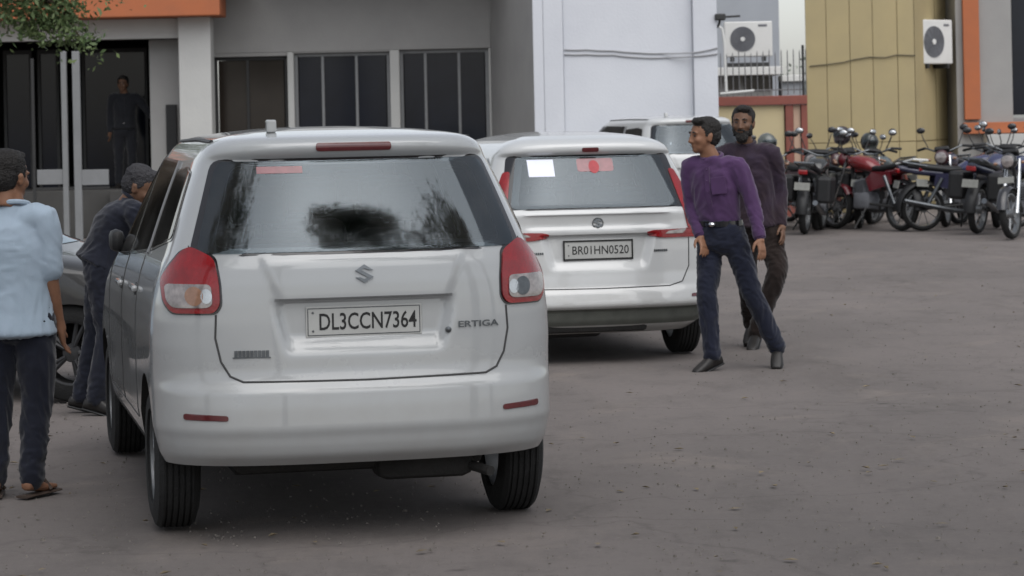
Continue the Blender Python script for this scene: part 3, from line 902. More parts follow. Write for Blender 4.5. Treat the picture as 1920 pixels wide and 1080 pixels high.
def make_carB():
    root = empty('family_car')
    body = shB.shell().build('body', [M['white_paint_b'], M['underbody']], root)
    cut_arches(body, (.76, 3.50), .32, .36)
    winsB = [[(.42, 1.14), (1.18, 1.09), (1.20, 1.42), (.72, 1.43), (.56, 1.38)], [(1.27, 1.09), (2.08, 1.05), (2.08, 1.45), (1.29, 1.45)], [(2.16, 1.05), (2.9, 1.03), (2.60, 1.28), (2.34, 1.45), (2.16, 1.45)]]
    cut_cabin(body, root, (.62, 1.07, 1.50), round_poly([(-.55, 1.098), (.55, 1.098), (.47, 1.428), (-.47, 1.428)], .05), round_poly([(-.56, 1.105), (.56, 1.105), (.46, 1.45), (-.46, 1.45)], .05), winsB)
    rf = shB.rear
    frame_patch(rf, dens(round_poly([(-.665, 1.072), (.665, 1.072), (.575, 1.452), (-.575, 1.452)], .04)), dens(round_poly([(-.55, 1.098), (.55, 1.098), (.47, 1.428), (-.47, 1.428)], .05)), .003, .01, 'window_seal', M['black_gloss'], root)
    rw = patch(rf, round_poly([(-.60, 1.080), (.60, 1.080), (.515, 1.443), (-.515, 1.443)], .04), .006, .008).build('rear_window', M['car_glass'], root)
    patch(rf, [(-.445, 1.300), (-.265, 1.300), (-.265, 1.418), (-.445, 1.418)], .0075, .002).build('paper_notice', M['white_sticker'], rw)
    patch(rf, round_poly([(-.10, 1.33), (.16, 1.33), (.16, 1.42), (-.10, 1.42)], .02), .0072, .002).build('sticker', M['pink_sticker'], rw)
    patch(rf, [(.02 + .038 * math.cos(a), 1.362 + .045 * math.sin(a)) for a in np.linspace(0, 2 * math.pi, 20)[:-1]], .0082, .002).build('sticker', M['red_sticker'], rw)
    patch(rf, round_poly([(-.06, 1.472), (.06, 1.472), (.06, 1.500), (-.06, 1.500)], .012), .006, .01, .01, .004).build('brake_light', M['dark_red'], root)
    for sx in (-1, 1):
        g = lambda u, v, off=0.0, sx=sx: rf(sx * u, v, off)
        up = [(.622, 1.085), (.565, 1.34), (.612, 1.335), (.715, 1.11), (.755, .985), (.772, .925), (.655, .925)]
        base = patch(g, round_poly(up, .02), .008, .014, .006, .008).build('tail_light', M['red_lens'], root)
        patch(g, round_poly([(.345, .905), (.365, .875), (.47, .862), (.775, .862), (.790, .928), (.655, .928), (.56, .905), (.40, .918)], .012), .010, .014, .008, .006).build('red_lens', M['red_lens'], base)
        patch(g, round_poly([(.475, .890), (.61, .890), (.64, .922), (.505, .908)], .01), .014, .006, .006, .005).build('clear_lens', M['clear_lens'], base)
        patch(g, round_poly([(.68, .885), (.762, .885), (.765, .958), (.69, .958)], .012), .014, .006, .006, .005).build('clear_lens', M['clear_lens'], base)
        patch(g, round_poly([(.66, .445), (.83, .448), (.83, .475), (.66, .468)], .012), .004, .01, .01, .005).build('reflector', M['dark_red'], root)
    ribbon(rf, [(-.66, .86), (-.655, .66), (-.60, .555), (-.50, .528), (0, .523), (.50, .528), (.60, .555), (.655, .66), (.66, .86)], .008, .0005).build('panel_gap', M['seam'], root)
    for sx in (-1, 1):
        g = lambda u, v, off=0.0, sx=sx: shB.side(u, v, sx, off)
        for yy in (1.25, 2.12, 3.0): ribbon(g, [(yy + .06, 1.1), (yy, .42)], .006, .0).build('panel_gap', M['seam'], root)
    # lower dirty valance
    patch(rf, round_poly([(-.80, .268), (.80, .268), (.83, .385), (-.83, .385)], .02), .004, .01, .02, .01).build('bumper_valance', mat('grey_valance', (.12, .125, .11), .8, var=.4, vscale=6), root)
    std_plate(root, shB, 'BR01HN0520', .790, .478, .118, True, .006)
    m = MB().prism([(u * .036, v * .036) for u, v in EMB], lambda u, v, w: rf(u, .975 + v, .003 + w), .006)
    m.lathe([(0, .034), (0, .040), (-.006, .040), (-.006, .034)], c=(0, rf(0, .975).y - .002, .975), axis='Y', n=28)
    m.build('emblem', M['dull_chrome'], root)
    m = MB()
    for (x0, n_, zz) in ((.40, 7, .775), (-.50, 8, .775)):
        for k in range(n_):
            m.prism([(-.0055, -.0075), (.0055, -.0075), (.0055, .0075), (-.0055, .0075)], lambda u, v, w, k=k, x0=x0, zz=zz: rf(x0 + k * .0145 + u, zz + v, .001 + w), .003)
    m.build('model_badge', M['dull_chrome'], root)
    wins = [[(.42, 1.14), (1.18, 1.09), (1.20, 1.42), (.72, 1.43), (.56, 1.38)], [(1.27, 1.09), (2.08, 1.05), (2.08, 1.45), (1.29, 1.45)], [(2.16, 1.05), (2.9, 1.03), (2.60, 1.28), (2.34, 1.45), (2.16, 1.45)]]
    pil = [(.30, 1.12), (1.2, 1.075), (2.95, 1.015), (2.64, 1.30), (2.36, 1.468), (1.3, 1.468), (.70, 1.445), (.46, 1.39)]
    side_parts(root, shB, wins, pil, ((1.38, .93), (2.25, .91)), M['side_glass'], M['black_gloss'], M['white_paint_b'])
    for sg in (-1, 1):
        q = shB.side(2.75, 1.08, sg)
        MB().box(q + Vector((sg * .13, .0, .03)), (.20, .10, .13), bev=.035).build('door_mirror', M['white_paint_b'], root)
    patch(shB.front, round_poly([(-.60, 1.05), (.60, 1.05), (.50, 1.48), (-.50, 1.48)], .05), .005, .01, .03, .02).build('windscreen', M['car_glass'], root)
    m = MB(); m.b2((-.55, .30, .20), (.55, 4.1, .34)); m.b2((-.6, .10, .215), (.35, .5, .34), bev=.03)
    m.tube([(-.62, .76, .30), (.62, .76, .30)], .045, 12); m.box((-.2, .33, .225), (.5, .22, .10), bev=.04)
    m.build('underbody', M['underbody'], root)
    for (x, y) in ((-1, .76), (1, .76), (-1, 3.50), (1, 3.50)):
        w = make_wheel('wheel', root, .315, .19)
        w.location = (x * .755, y, .313)
        if x < 0: w.rotation_euler = (0, 0, math.pi)
    return root

carA = make_carA()
carA.location = (-.587, 10.8, 0); carA.rotation_euler = (0, 0, R(12.2))
tag(carA, 'large white people carrier in the foreground, plate DL3CCN7364, seen from behind', 'car', 'white cars parked in the yard')
carC = copy_tree(carA)
carC.location = (2.66, 36.2, 0); carC.rotation_euler = (0, 0, R(18)); carC.scale = (1.03, 1.03, 1.03)
tag(carC, 'farthest white people carrier, small, behind the walking men by the white wall', 'car', 'white cars parked in the yard')
for ch in list(carC.children):
    if ch.name.split('.')[0] in ('licence_plate', 'sticker', 'model_badge', 'side_badge'):
        for g_ in list(ch.children): bpy.data.objects.remove(g_)
        bpy.data.objects.remove(ch)
for ch in list(carC.children):
    for g_ in list(ch.children):
        if g_.name.startswith('sticker'): bpy.data.objects.remove(g_)
for ch in carC.children:
    if ch.name.split('.')[0] in ('body', 'door_handle', 'roof_antenna'):
        ch.data = ch.data.copy(); ch.data.materials[0] = M['white_paint_b']
carB = make_carB()
carB.location = (.62, 18.45, 0); carB.rotation_euler = (0, 0, R(11))
tag(carB, 'white people carrier in the middle, plate BR01HN0520, paper notice on rear window', 'car', 'white cars parked in the yard')
# dark car standing across, behind the man in the light blue shirt
carD = copy_tree(carA)
carD.location = (-6.1, 17.9, 0); carD.rotation_euler = (0, 0, R(-97))
tag(carD, 'dark grey car standing crosswise at the left behind the man in light blue', 'car')
for ch in list(carD.children):
    nm = ch.name.split('.')[0]
    if nm in ('body', 'door_handle'):
        ch.data = ch.data.copy(); ch.data.materials[0] = M['grey_paint']
    elif nm in ('licence_plate', 'model_badge', 'side_badge', 'roof_antenna'):
        for g_ in list(ch.children): bpy.data.objects.remove(g_)
        bpy.data.objects.remove(ch)
    elif nm == 'rear_window':
        for g_ in list(ch.children): bpy.data.objects.remove(g_)
    elif nm == 'wheel':
        for g_ in ch.children:
            if g_.name.startswith('rim'):
                g_.data = g_.data.copy(); g_.data.materials[0] = M['dark_rim']

for o in list(carD.children_recursive):
    nm = o.name.split('.')[0]
    if o.type != 'MESH' or nm in ('tyre', 'rim', 'underbody'): continue
    if nm not in ('body', 'door_handle'): o.data = o.data.copy()
    for v in o.data.vertices:
        if v.co.z > .45: v.co.z = .45 + (v.co.z - .45) * .79

# ------------------------------------------------------------------ buildings
def rect(px0, px1, py0, py1, Y):
    """x0,x1,z0,z1 of a picture rectangle standing at depth Y"""
    a = at(px0, (py0 + py1) / 2, Y); b = at(px1, (py0 + py1) / 2, Y)
    t = at((px0 + px1) / 2, py0, Y); u = at((px0 + px1) / 2, py1, Y)
    return a.x, b.x, u.z, t.z

YW = 42.0
def make_office():
    root = empty('office_building', (gx(200, YW), YW, 0))
    lx, ly = root.location.x, root.location.y
    def B(name, m, lo, hi, bev=.01, parent=None, **k):
        return MB().b2((lo[0] - lx, lo[1] - ly, lo[2]), (hi[0] - lx, hi[1] - ly, hi[2]), bev=bev).build(name, m, parent or root, **k)
    xl = -12.0
    x335, _, _, _ = rect(338, 398, 100, 200, YW); x398 = rect(338, 398, 100, 200, YW)[1]
    x283 = at(283, 200, YW + .6).x
    floor = .75
    ztop = at(100, 38, YW).z            # underside of orange fascia
    zf = at(100, 14, YW).z + .22
    zl = at(100, 76, YW).z              # lintel underside
    xe = at(416, 30, YW - .25).x
    # column
    B('column', M['wall_offwhite'], (x335, YW - .15, 0), (x398, YW + .35, ztop))
    # orange roof edge and lintel beam
    B('roof_edge', M['orange_paint'], (xl, YW - .55, ztop), (xe, YW + .4, zf), .02)
    B('roof_slab', M['wall_white'], (xl, YW - .5, zf + .003), (xe + .3, YW + 8, zf + .25), .01)
    B('lintel', M['wall_offwhite'], (xl, YW + .05, zl), (x335 - .003, YW + .30, ztop - .003))
    # inner wall beside the column; a black box stands in for the dark niche
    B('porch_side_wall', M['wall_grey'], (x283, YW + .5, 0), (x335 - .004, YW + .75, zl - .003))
    nx0, nx1, nz0, nz1 = rect(313, 333, 196, 290, YW + .5)
    B('dark_niche_box', M['black_trim'], (nx0, YW + .40, nz0), (nx1, YW + .497, nz1), .01)
    # dark hall behind the porch
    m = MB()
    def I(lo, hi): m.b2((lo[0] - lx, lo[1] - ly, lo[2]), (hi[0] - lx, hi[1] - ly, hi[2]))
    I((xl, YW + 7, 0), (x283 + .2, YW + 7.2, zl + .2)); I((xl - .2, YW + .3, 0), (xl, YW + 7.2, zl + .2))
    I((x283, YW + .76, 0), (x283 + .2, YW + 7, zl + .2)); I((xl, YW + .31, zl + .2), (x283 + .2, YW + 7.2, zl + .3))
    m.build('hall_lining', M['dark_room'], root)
    B('porch_floor', M['porch_floor'], (xl, YW + .2, 0), (x283 - .003, YW + 6.99, floor))
    # porch step slabs
    for k in range(4):
        B('step', M['porch_floor'], (at(205, 300, YW).x, YW - .9 + .28 * k, 0), (x335 - .02, YW + .196, .185 * (k + 1)))
    # dark glazed doors in the hall
    for (a, b) in ((8, 62), (72, 112), (155, 278)):
        X0 = at(a, 200, YW + 3).x; X1 = at(b, 200, YW + 3).x
        f = B('door', M['window_glass'], (X0, YW + 3, floor + .003), (X1, YW + 3.05, zl - .05), .004)
        fr = MB(); w = .05
        for (lo, hi) in (((X0, floor + .003), (X0 + w, zl - .05)), ((X1 - w, floor + .003), (X1, zl - .05)), ((X0 + w, zl - .12), (X1 - w, zl - .05))):
            fr.b2((lo[0] - lx, YW + 2.96 - ly, lo[1]), (hi[0] - lx, YW + 2.997 - ly, hi[1]))
        fr.build('frame', M['black_iron'], f)
    # recessed wall with three windows
    YR = YW + .9
    wins = [(402, 541, 106, 330, 'b'), (553, 733, 98, 330, 'n'), (751, 918, 92, 330, 'n')]
    rects = [rect(a, b, c, d, YR) for a, b, c, d, _ in wins]
    sill = 1.0; zt = max(r[3] for r in rects)
    xw0 = x398 - .15; xw1 = at(921, 150, YR).x
    top = 5.2
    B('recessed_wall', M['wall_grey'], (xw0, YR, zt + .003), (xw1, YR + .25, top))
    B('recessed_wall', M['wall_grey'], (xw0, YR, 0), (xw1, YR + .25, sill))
    ex = [xw0] + [q for r in rects for q in (r[0], r[1])] + [xw1]
    for k in range(0, len(ex), 2):
        if ex[k + 1] - ex[k] > .01:
            B('mullion_pier', M['wall_offwhite'] if k else M['wall_grey'], (ex[k] + .001, YR - .05 * (k > 0 and k < 6), sill + .003), (ex[k + 1] - .001, YR + .25, zt))
    for i, (r, wn) in enumerate(zip(rects, wins)):
        x0, x1, _, z1 = r; z0 = sill + .004; z1 = min(z1, zt) - .002
        if zt - z1 > .01: B('window_header', M['wall_grey'], (x0 + .001, YR + .004, z1 + .003), (x1 - .001, YR + .25, zt + .002), .002)
        f = MB(); w = .055; fy = YR + .09
        def fb(a, b, c, d, y=fy, t=.05): f.b2((a - lx, y - ly, c), (b - lx, y + t - ly, d), bev=.004)
        fb(x0, x0 + w, z0, z1); fb(x1 - w, x1, z0, z1); fb(x0 + w, x1 - w, z1 - w, z1); fb(x0 + w, x1 - w, z0, z0 + w)
        win = f.build('window', M['frame_grey'] if i else M['black_iron'], root)
        n = 2 if i == 0 else 3
        cuts = [x0 + w + (x1 - x0 - 2 * w) * q for q in ([0, .45, 1] if i == 0 else [0, .28, .66, 1] if i == 1 else [0, .27, .68, 1])]
        for k in range(n):
            B('pane', M['window_glass_brown'] if i == 0 else M['window_glass'], (cuts[k] + .015, fy + .018 + .012 * (k % 2), z0 + w + .002), (cuts[k + 1] - .015, fy + .026 + .012 * (k % 2), z1 - w - .002), .001, win)
            if k:
                B('sash', M['frame_grey'] if i else M['black_iron'], (cuts[k] - .022, fy - .012, z0 + w + .002), (cuts[k] + .022, fy + .016, z1 - w - .002), .004, win)
        if i:
            for k in range(5):
                cx = x0 + w + (x1 - x0 - 2 * w) * (.08 + .2 * k) ; pts = 9
                c = MB(); wv = .12
                vs = []; 
                for zz in (z0 + .1, z1 - .1):
                    for q in range(pts): vs.append((cx - lx + wv * (q / (pts - 1) - .5) * 1.3, YR + .2 - ly + .02 * math.sin(q * 1.9 + k), zz))
                c.add(vs, [(q, q + 1, pts + q + 1, pts + q) for q in range(pts - 1)], 0, True)
                c.build('curtain', M['curtain'], win)
    # room behind the windows
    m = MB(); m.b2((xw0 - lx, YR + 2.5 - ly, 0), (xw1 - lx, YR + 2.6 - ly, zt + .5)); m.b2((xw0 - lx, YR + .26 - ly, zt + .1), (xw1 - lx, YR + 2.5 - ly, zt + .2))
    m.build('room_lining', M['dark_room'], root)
    # unseen overhang above the recess, added to shade its wall
    B('overhang', M['wall_offwhite'], (xe + .32, YW - .9, top - .7), (at(996, 30, YW - 2).x, YR + 3, top - .45))
    # splayed return wall to the white wing
    YB = YW - 2.2
    xo = at(1001, 150, YB).x
    m = MB(); d = Vector((xo - xw1, YB - YR, 0)).normalized(); nrm = Vector((d.y, -d.x, 0)) * -.12
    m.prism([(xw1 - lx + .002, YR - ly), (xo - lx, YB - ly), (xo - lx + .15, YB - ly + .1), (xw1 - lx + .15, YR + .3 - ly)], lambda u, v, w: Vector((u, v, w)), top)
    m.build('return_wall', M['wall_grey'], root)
    return root
office = tag(make_office(), 'low office building with orange roof edge, dark porch and three dark windows', 'building')

def make_wing():
    YB = YW - 2.2
    x0 = at(1001, 150, YB).x; x1 = at(1057, 150, YB).x; x2 = at(1301, 150, YB).x; x3 = at(1346, 150, YB).x
    root = empty('white_building', ((x0 + x3) / 2, YB, 0)); cx = root.location.x
    def B(name, m, lo, hi, bev=.012, parent=None):
        return MB().b2((lo[0] - cx, lo[1] - YB, lo[2]), (hi[0] - cx, hi[1] - YB, hi[2]), bev=bev).build(name, m, parent or root)
    B('corner_pillar', M['wall_white'], (x0 + .153, YB - .02, 0), (x1, YB + .4, 6.2))
    B('wall', M['wall_white'], (x1 + .003, YB + .07, 0), (x2 - .003, YB + 6, 6.2))
    B('corner_pillar', M['wall_white'], (x2, YB - .05, 0), (x3, YB + 6.1, 6.2))
    B('pillar_face', M['wall_white'], (x0, YB - .03, 0), (x0 + .15, YB + .05, 6.2), .004)
    B('plinth', M['wall_grey'], (x1 + .004, YB + .0, 0), (x2 - .006, YB + .066, .35))
    # two cables sagging along the wall
    for dy, key in ((0, [(1058, 93), (1100, 93), (1150, 95), (1200, 99), (1240, 100), (1300, 99), (1345, 90)]), (9, [(1058, 93), (1100, 93), (1150, 94), (1200, 99), (1250, 99), (1300, 97), (1345, 92)])):
        pts = []
        for i, (px, py) in enumerate(key):
            p = at(px, py + dy, YB); y = YB + .055 if px < 1295 else YB - .065
            pts.append((p.x - cx, y - YB, p.z))
        m = MB()
        P = []
        for i in range(len(pts) - 1):
            for q in range(6):
                t = q / 6; P.append(Vector(pts[i]).lerp(Vector(pts[i + 1]), t) + Vector((0, 0, -.006 * math.sin(math.pi * t))))
        P.append(Vector(pts[-1])); m.tube(P, .011, 6); m.build('wall_cable', M['cable'], root)
    return root
tag(make_wing(), 'plain white two-storey wall block with two grey cables across it', 'building')

# security camera bracket on the corner of the white block
def make_bracket():
    p = at(1350, 32, YW - 2.25)
    root = empty('camera_bracket', p)
    m = MB(); m.box((0, 0, 0), (.16, .14, .10), bev=.02); m.build('camera_head', M['black_iron'], root)
    MB().tube([(.05, 0, 0), (.30, .0, .01)], .016, 8).build('arm', M['black_iron'], root)
    MB().tube([(0, .0, -.03), (-.02, .02, -.12), (-.10, .10, -.20)], .018, 8).build('stay', M['black_iron'], root)
    return root
tag(make_bracket(), 'small black security camera bracket sticking out from the top corner of the white wall', 'bracket')
def make_downpipe():
    Y = YW + 1.0
    a = at(1352, 46, Y); pts = [at(1346, 48, Y), at(1354, 54, Y), at(1358, 80, Y), at(1360, 130, Y), at(1362, 172, Y)]
    r = empty('drain_pipe', (pts[-1].x, Y, 0))
    MB().tube([p - r.location for p in pts] + [Vector((0, 0, 2.12))], .022, 8).build('pipe', M['ac_white'], r)
    MB().tube([Vector((-.1, 0, at(1340, 176, Y).z)), Vector((.45, 0, at(1400, 170, Y).z))], .02, 8).build('pipe_elbow', M['ac_white'], r)
    return r
tag(make_downpipe(), 'thin white drain pipe in front of the outdoor unit behind the railing', 'pipe')

# compound wall in cream and red with spiked railing
def make_compound():
    Y = YW + 2.5
    xa = at(1349, 200, Y).x - .5; xb = at(1514, 200, Y).x
    zt = at(1440, 180, Y).z
    root = empty('compound_wall', ((xa + xb) / 2, Y, 0)); cx = root.location.x
    def B(name, m, px0, px1, z0, z1, y0, y1, bev=.006, parent=None):
        X0 = at(px0, 250, Y).x if px0 > 1349 else xa; X1 = at(px1, 250, Y).x
        return MB().b2((X0 - cx, y0, z0), (X1 - cx, y1, z1), bev=bev).build(name, m, parent or root)
    zb = at(1440, 197, Y).z
    B('coping', M['brick_red'], 1340, 1514, zb, zt, -.09, .2, .012)
    B('wall_panel', M['cream'], 1340, 1471, .35, zb - .003, 0, .16)
    B('plinth', M['brick_red'], 1340, 1514, 0, .347, -.04, .2)
    B('post', M['brick_red'], 1473, 1487.5, .35, zb - .003, -.06, .2)
    B('wall_panel', M['pink_cream'], 1488.3, 1501.5, .35, zb - .003, 0, .16)
    B('post', M['brick_red'], 1502.5, 1514, .35, zb - .003, -.06, .2)
    # railing bars
    r = empty('railing'); r.parent = root; r.location = (0, 0, 0)
    zr = at(1440, 97, Y).z; proto = None
    me = None
    xs = [at(1352 + i * 11.4, 140, Y).x for i in range(15)]
    for i, x in enumerate(xs):
        if me is None:
            m = MB(); h = zr - zt
            m.tube([(0, .04, zt - .02), (0, .04, zt + h * .93), (0, .04, zt + h)], [.009, .009, .002], 6)
            me = m.mesh('bar', M['rail'])
        o = link('bar', me, r); o.location = (x - cx, 0, random.uniform(-.02, .05))
    MB().tube([(xa - cx, .045, zt + .10), (xb - cx, .045, zt + .10)], .012, 6).build('rail', M['rail'], r)
    MB().tube([(xb - cx - .06, .0, zt - .1), (xb - cx - .06, .0, zr + .1)], .022, 8).build('end_post', M['black_iron'], r)
    return root
tag(make_compound(), 'cream and red boundary wall with spiked iron railing on top', 'wall')

# ledge with the outdoor unit behind the railing
def make_ac(name, loc, rz, label, w=.86, h=.68):
    root = empty(name, loc, rz)
    MB().box((0, .15, h / 2), (w, .30, h), bev=.018).build('casing', M['ac_white'], root)
    cx = -w * .12; r = h * .355; cz = h * .5
    MB().lathe([(-.012, r), (-.012, r - .012), (.0, r - .014), (.004, r + .004)], c=(cx, 0, cz), axis='Y', n=40).build('fan_ring', M['ac_grille'], root)
    d = MB().lathe([(-.004, .001), (-.004, r - .01), (.004, r - .01), (.004, .001)], c=(cx, -.001, cz), axis='Y', n=40, smooth=False).build('fan_shadow', M['ac_grille'], root)
    g = MB()
    for k in range(8):
        rr = r * (.25 + .09 * k); g.lathe([(-.012, rr), (-.012, rr - .005), (-.008, rr - .005), (-.008, rr)], c=(cx, 0, cz), axis='Y', n=32, smooth=False)
    for k in range(12):
        q = k * math.pi / 6; g.tube([(cx + r * .15 * math.cos(q), -.012, cz + r * .15 * math.sin(q)), (cx + r * .97 * math.cos(q), -.010, cz + r * .97 * math.sin(q))], .003, 4)
    g.build('fan_guard', M['ac_grille'], root)
    MB().lathe([(-.018, .001), (-.018, r * .17), (-.005, r * .19), (-.005, .001)], c=(cx, 0, cz), axis='Y', n=20).build('fan_hub', M['ac_white'], root)
    MB().box((w * .30, -.002, h * .88), (.15, .006, .04), bev=.003).build('name_strip', M['ac_grille'], root)
    for sx in (-1, 1): MB().box((sx * w * .33, .15, -.04), (.05, .34, .08), bev=.006).build('foot', M['black_iron'], root)
    tag(root, label, 'air conditioner')
    return root
YL = YW + 3.6
p = at(1404, 106, YL)
make_ac('outdoor_unit', (p.x, YL, p.z), 0, 'white air conditioner outdoor unit with round grey fan behind the railing', .82, .60)
def make_ledge():
    p0 = at(1352, 127, YL + .1); p1 = at(1464, 140, YL + .1)
    r = empty('shed', ((p0.x + p1.x) / 2, YL + .8, 0)); cx = r.location.x
    w = p1.x - p0.x + .4
    MB().b2((-w / 2, -.9, p1.z), (w / 2 - .18, 1.2, p0.z), bev=.01).build('roof_slab', M['ac_white'], r)
    MB().b2((-w / 2 + .1, -.55, 0), (w / 2 - .33, 1.1, p1.z - .003), bev=.01).build('wall', M['wall_grey'], r)
    for k, px in enumerate((1377, 1412, 1440)):
        q = at(px, 155, YL - .2)
        MB().b2((q.x - cx - .12, -.60, q.z - .12), (q.x - cx + .12, -.553, q.z + .10), bev=.004).build('window', M['window_glass_brown'], r)
    MB().b2((-w / 2 + .3, -.82, p0.z + .003), (w / 2 - .4, -.4, p0.z + .075), bev=.004).build('unit_stand', M['black_iron'], r)
    q0 = at(1466, 141, YL + .5); q1 = at(1513, 152, YL + .5)
    MB().b2((q0.x - cx, -.3, q1.z), (q1.x - cx - .01, .4, q0.z), bev=.01).build('lower_slab', M['ac_white'], r)
    MB().b2((q0.x - cx, -.2, 0), (q1.x - cx - .02, .35, q1.z - .003), bev=.01).build('lower_wall', M['far_grey'], r)
    return r
tag(make_ledge(), 'small grey shed with white flat slab roofs behind the railing', 'shed')
# pale building beyond
def make_far():
    Y = 62.0; x0 = at(1340, 50, Y).x - 1; x1 = at(1461, 50, Y).x
    r = empty('far_building', ((x0 + x1) / 2, Y, 0)); w = (x1 - x0) / 2
    MB().b2((-w, 0, 0), (w, 5, 8), bev=.02).build('wall', M['far_grey'], r)
    return r
tag(make_far(), 'pale grey building wall far behind the outdoor unit', 'building')

# khaki clad building
def make_khaki():
    Y = YW + 4.2; Y2 = Y + 3.0
    xs_px = [1514, 1553, 1597, 1640, 1686, 1718]
    root = empty('khaki_building', (at(1620, 200, Y).x, Y, 0)); cx = root.location.x
    zj = at(1620, 267, Y).z; top = 6.5
    base = .25
    for k in range(len(xs_px) - 1):
        X0 = at(xs_px[k], 250, Y).x - cx; X1 = at(xs_px[k + 1], 250, Y).x - cx
        MB().b2((X0 + .004, .004 * (k % 2), base), (X1 - .004, .05, zj - .006), bev=.006).build('panel', M['khaki'], root)
        MB().b2((X0 + .004, .004 * (k % 2), zj + .006), (X1 - .004, .05, top), bev=.006).build('panel', M['khaki'], root)
    XA = at(1514, 250, Y).x - cx; XB = at(1718, 250, Y).x - cx
    MB().prism([(XA + .01, .035), (XB, .035), (XB, 6), (XA + 1.1, 6)], lambda u, v, w: Vector((u, v, w)), top - .01).build('core', M['khaki_dark'], root)
    p = at(1794, 250, Y2); XC = p.x - cx
    # side face, turned away
    m = MB()
    def side(u, v, w): return Vector((XB + (XC - XB) * u, 0 + (Y2 - Y) * u, v)) + Vector((.02, .0, 0)) * 0
    for (u0, u1) in ((0.005, .49), (.50, .995)):
        for (a, b) in ((base, zj - .01), (zj + .01, top)):
            q = MB(); q.prism([(u0, a), (u1, a), (u1, b), (u0, b)], lambda u, v, w: Vector((XB + (XC - XB) * u, (Y2 - Y) * u + w, v)), .06); q.build('panel', M['khaki'], root)
    m.prism([(XB, .06), (XC, Y2 - Y + .06), (XC, 6), (XB, 6)], lambda u, v, w: Vector((u, v, w)), top - .01); m.build('core', M['khaki_dark'], root)
    # cable drooping across
    pts = [at(px, py, Y - .02) - Vector((cx, Y, 0)) for px, py in ((1518, 124), (1550, 121), (1580, 117), (1600, 112), (1630, 107), (1660, 108), (1680, 103), (1716, 104))]
    MB().tube([Vector((q.x, -.022, q.z)) for q in pts], .011, 6).build('wall_cable', M['dark_cable'], root)
    return root
tag(make_khaki(), 'khaki panel-clad building behind the motorcycles', 'building')
p = at(1757, 120, YW + 5.2)
make_ac('outdoor_unit', (p.x, YW + 5.1, p.z), R(42), 'oblique air conditioner outdoor unit on the shaded side of the khaki building', .84, .78)

def make_right():
    Y = YW + 5.5
    x0 = at(1794, 150, Y).x; root = empty('grey_building', (x0 + 3, Y, 0)); cx = root.location.x
    def B(name, m, px0, px1, py0, py1, y0, y1, bev=.008):
        a, b, c, d = rect(px0, px1, py0, py1, Y)
        if py1 > 260: c = 0
        if py0 < 0: d = 6.5
        return MB().b2((a - cx, y0, c), (b - cx, y1, d), bev=bev).build(name, m, root)
    B('wall', M['wall_grey'] , 1795, 1900, -1, 440, .0, 4)
    B('wall', M['wall_grey'], 1900.5, 2300, 230, 440, 0, 4)
    B('window', M['window_glass'], 1900.5, 2050, -1, 214, .15, .2)
    B('wall', M['wall_grey'], 2050.5, 2300, -1, 229, 0, 4)
    B('orange_pilaster', M['orange_paint'], 1805, 1835, -1, 224, -.12, -.003)
    B('orange_band', M['orange_paint'], 1805, 2300, 225, 246, -.16, -.003)
    B('shade_shelf', M['wall_offwhite'], 1843, 2300, 247, 262, -.4, -.003)
    return root
tag(make_right(), 'grey building with orange pilaster and orange band at the right edge', 'building')

# posts with cross bars of a gate frame in front of the porch
def make_gate():
    Y = 36.5
    r = empty('gate_frame', (gx(135, Y), Y, 0)); cx = r.location.x
    for px, w in ((123, .075), (146, .10)):
        q = at(px, 300, Y); z = at(px, 96, Y).z
        MB().b2((q.x - cx - w / 2, -.04, 0), (q.x - cx + w / 2, .04, z), bev=.008).build('post', M['frame_grey'], r)
    for (a, b, c, d) in ((70, 119, 318, 346), (151, 204, 318, 347)):
        x0, x1, z0, z1 = rect(a, b, c, d, Y)
        MB().b2((x0 - cx, -.02, z0), (x1 - cx, .02, z1), bev=.006).build('cross_board', M['frame_grey'], r)
    q = at(64, 300, Y)
    MB().b2((q.x - cx - .02, -.02, 0), (q.x - cx + .02, .02, at(62, 110, Y).z), bev=.005).build('thin_post', M['black_iron'], r)
    MB().b2((q.x - cx + .02, -.012, .9), (at(204, 300, Y).x - cx, .012, .93)).build('rail', M['black_iron'], r)
    return r
tag(make_gate(), 'pair of slim grey gate posts with pale cross boards in front of the porch', 'gate')

# ------------------------------------------------------------------ trees
def make_tree(name, loc, trunk, limbs, clumps, leaf, n, size, label, lm):
    root = empty(name, loc)
    m = MB()
    m.tube(trunk[0], trunk[1], 12); m.build('trunk', M['bark'], root)
    for pts, rad in limbs: MB().tube(pts, rad, 8).build('limb', M['bark'], root)
    tot = sum(c[1] ** 2 for c in clumps)
    V = []; F = []
    for (c, r) in clumps:
        k = int(n * r * r / tot); c = Vector(c)
        # twigs groups: leaves gathered on many small tufts
        for t in range(max(1, k // 14)):
            d = Vector(rng.normal(size=3)).normalized(); tc = c + Vector((d.x, d.y, d.z * .75)) * (r * random.uniform(.45, 1.0) ** .6)
            ts = size * random.uniform(1.2, 2.6)
            for q in range(14):
                p = tc + Vector(rng.normal(size=3)) * ts * .55
                a = Vector(rng.normal(size=3)).normalized(); b = a.cross(Vector(rng.normal(size=3))).normalized()
                l = size * random.uniform(.6, 1.2); w = l * .42
                i = len(V)
                V += [tuple(p), tuple(p + a * l * .5 + b * w * .5), tuple(p + a * l), tuple(p + a * l * .5 - b * w * .5)]
                F.append((i, i + 1, i + 2, i + 3))
    mb = MB(); mb.add(V, F); 
    me = bpy.data.meshes.new('crown'); me.from_pydata(V, [], F); me.materials.append(lm)
    link('crown', me, root, kind='stuff')
    tag(root, label, 'tree')
    return root
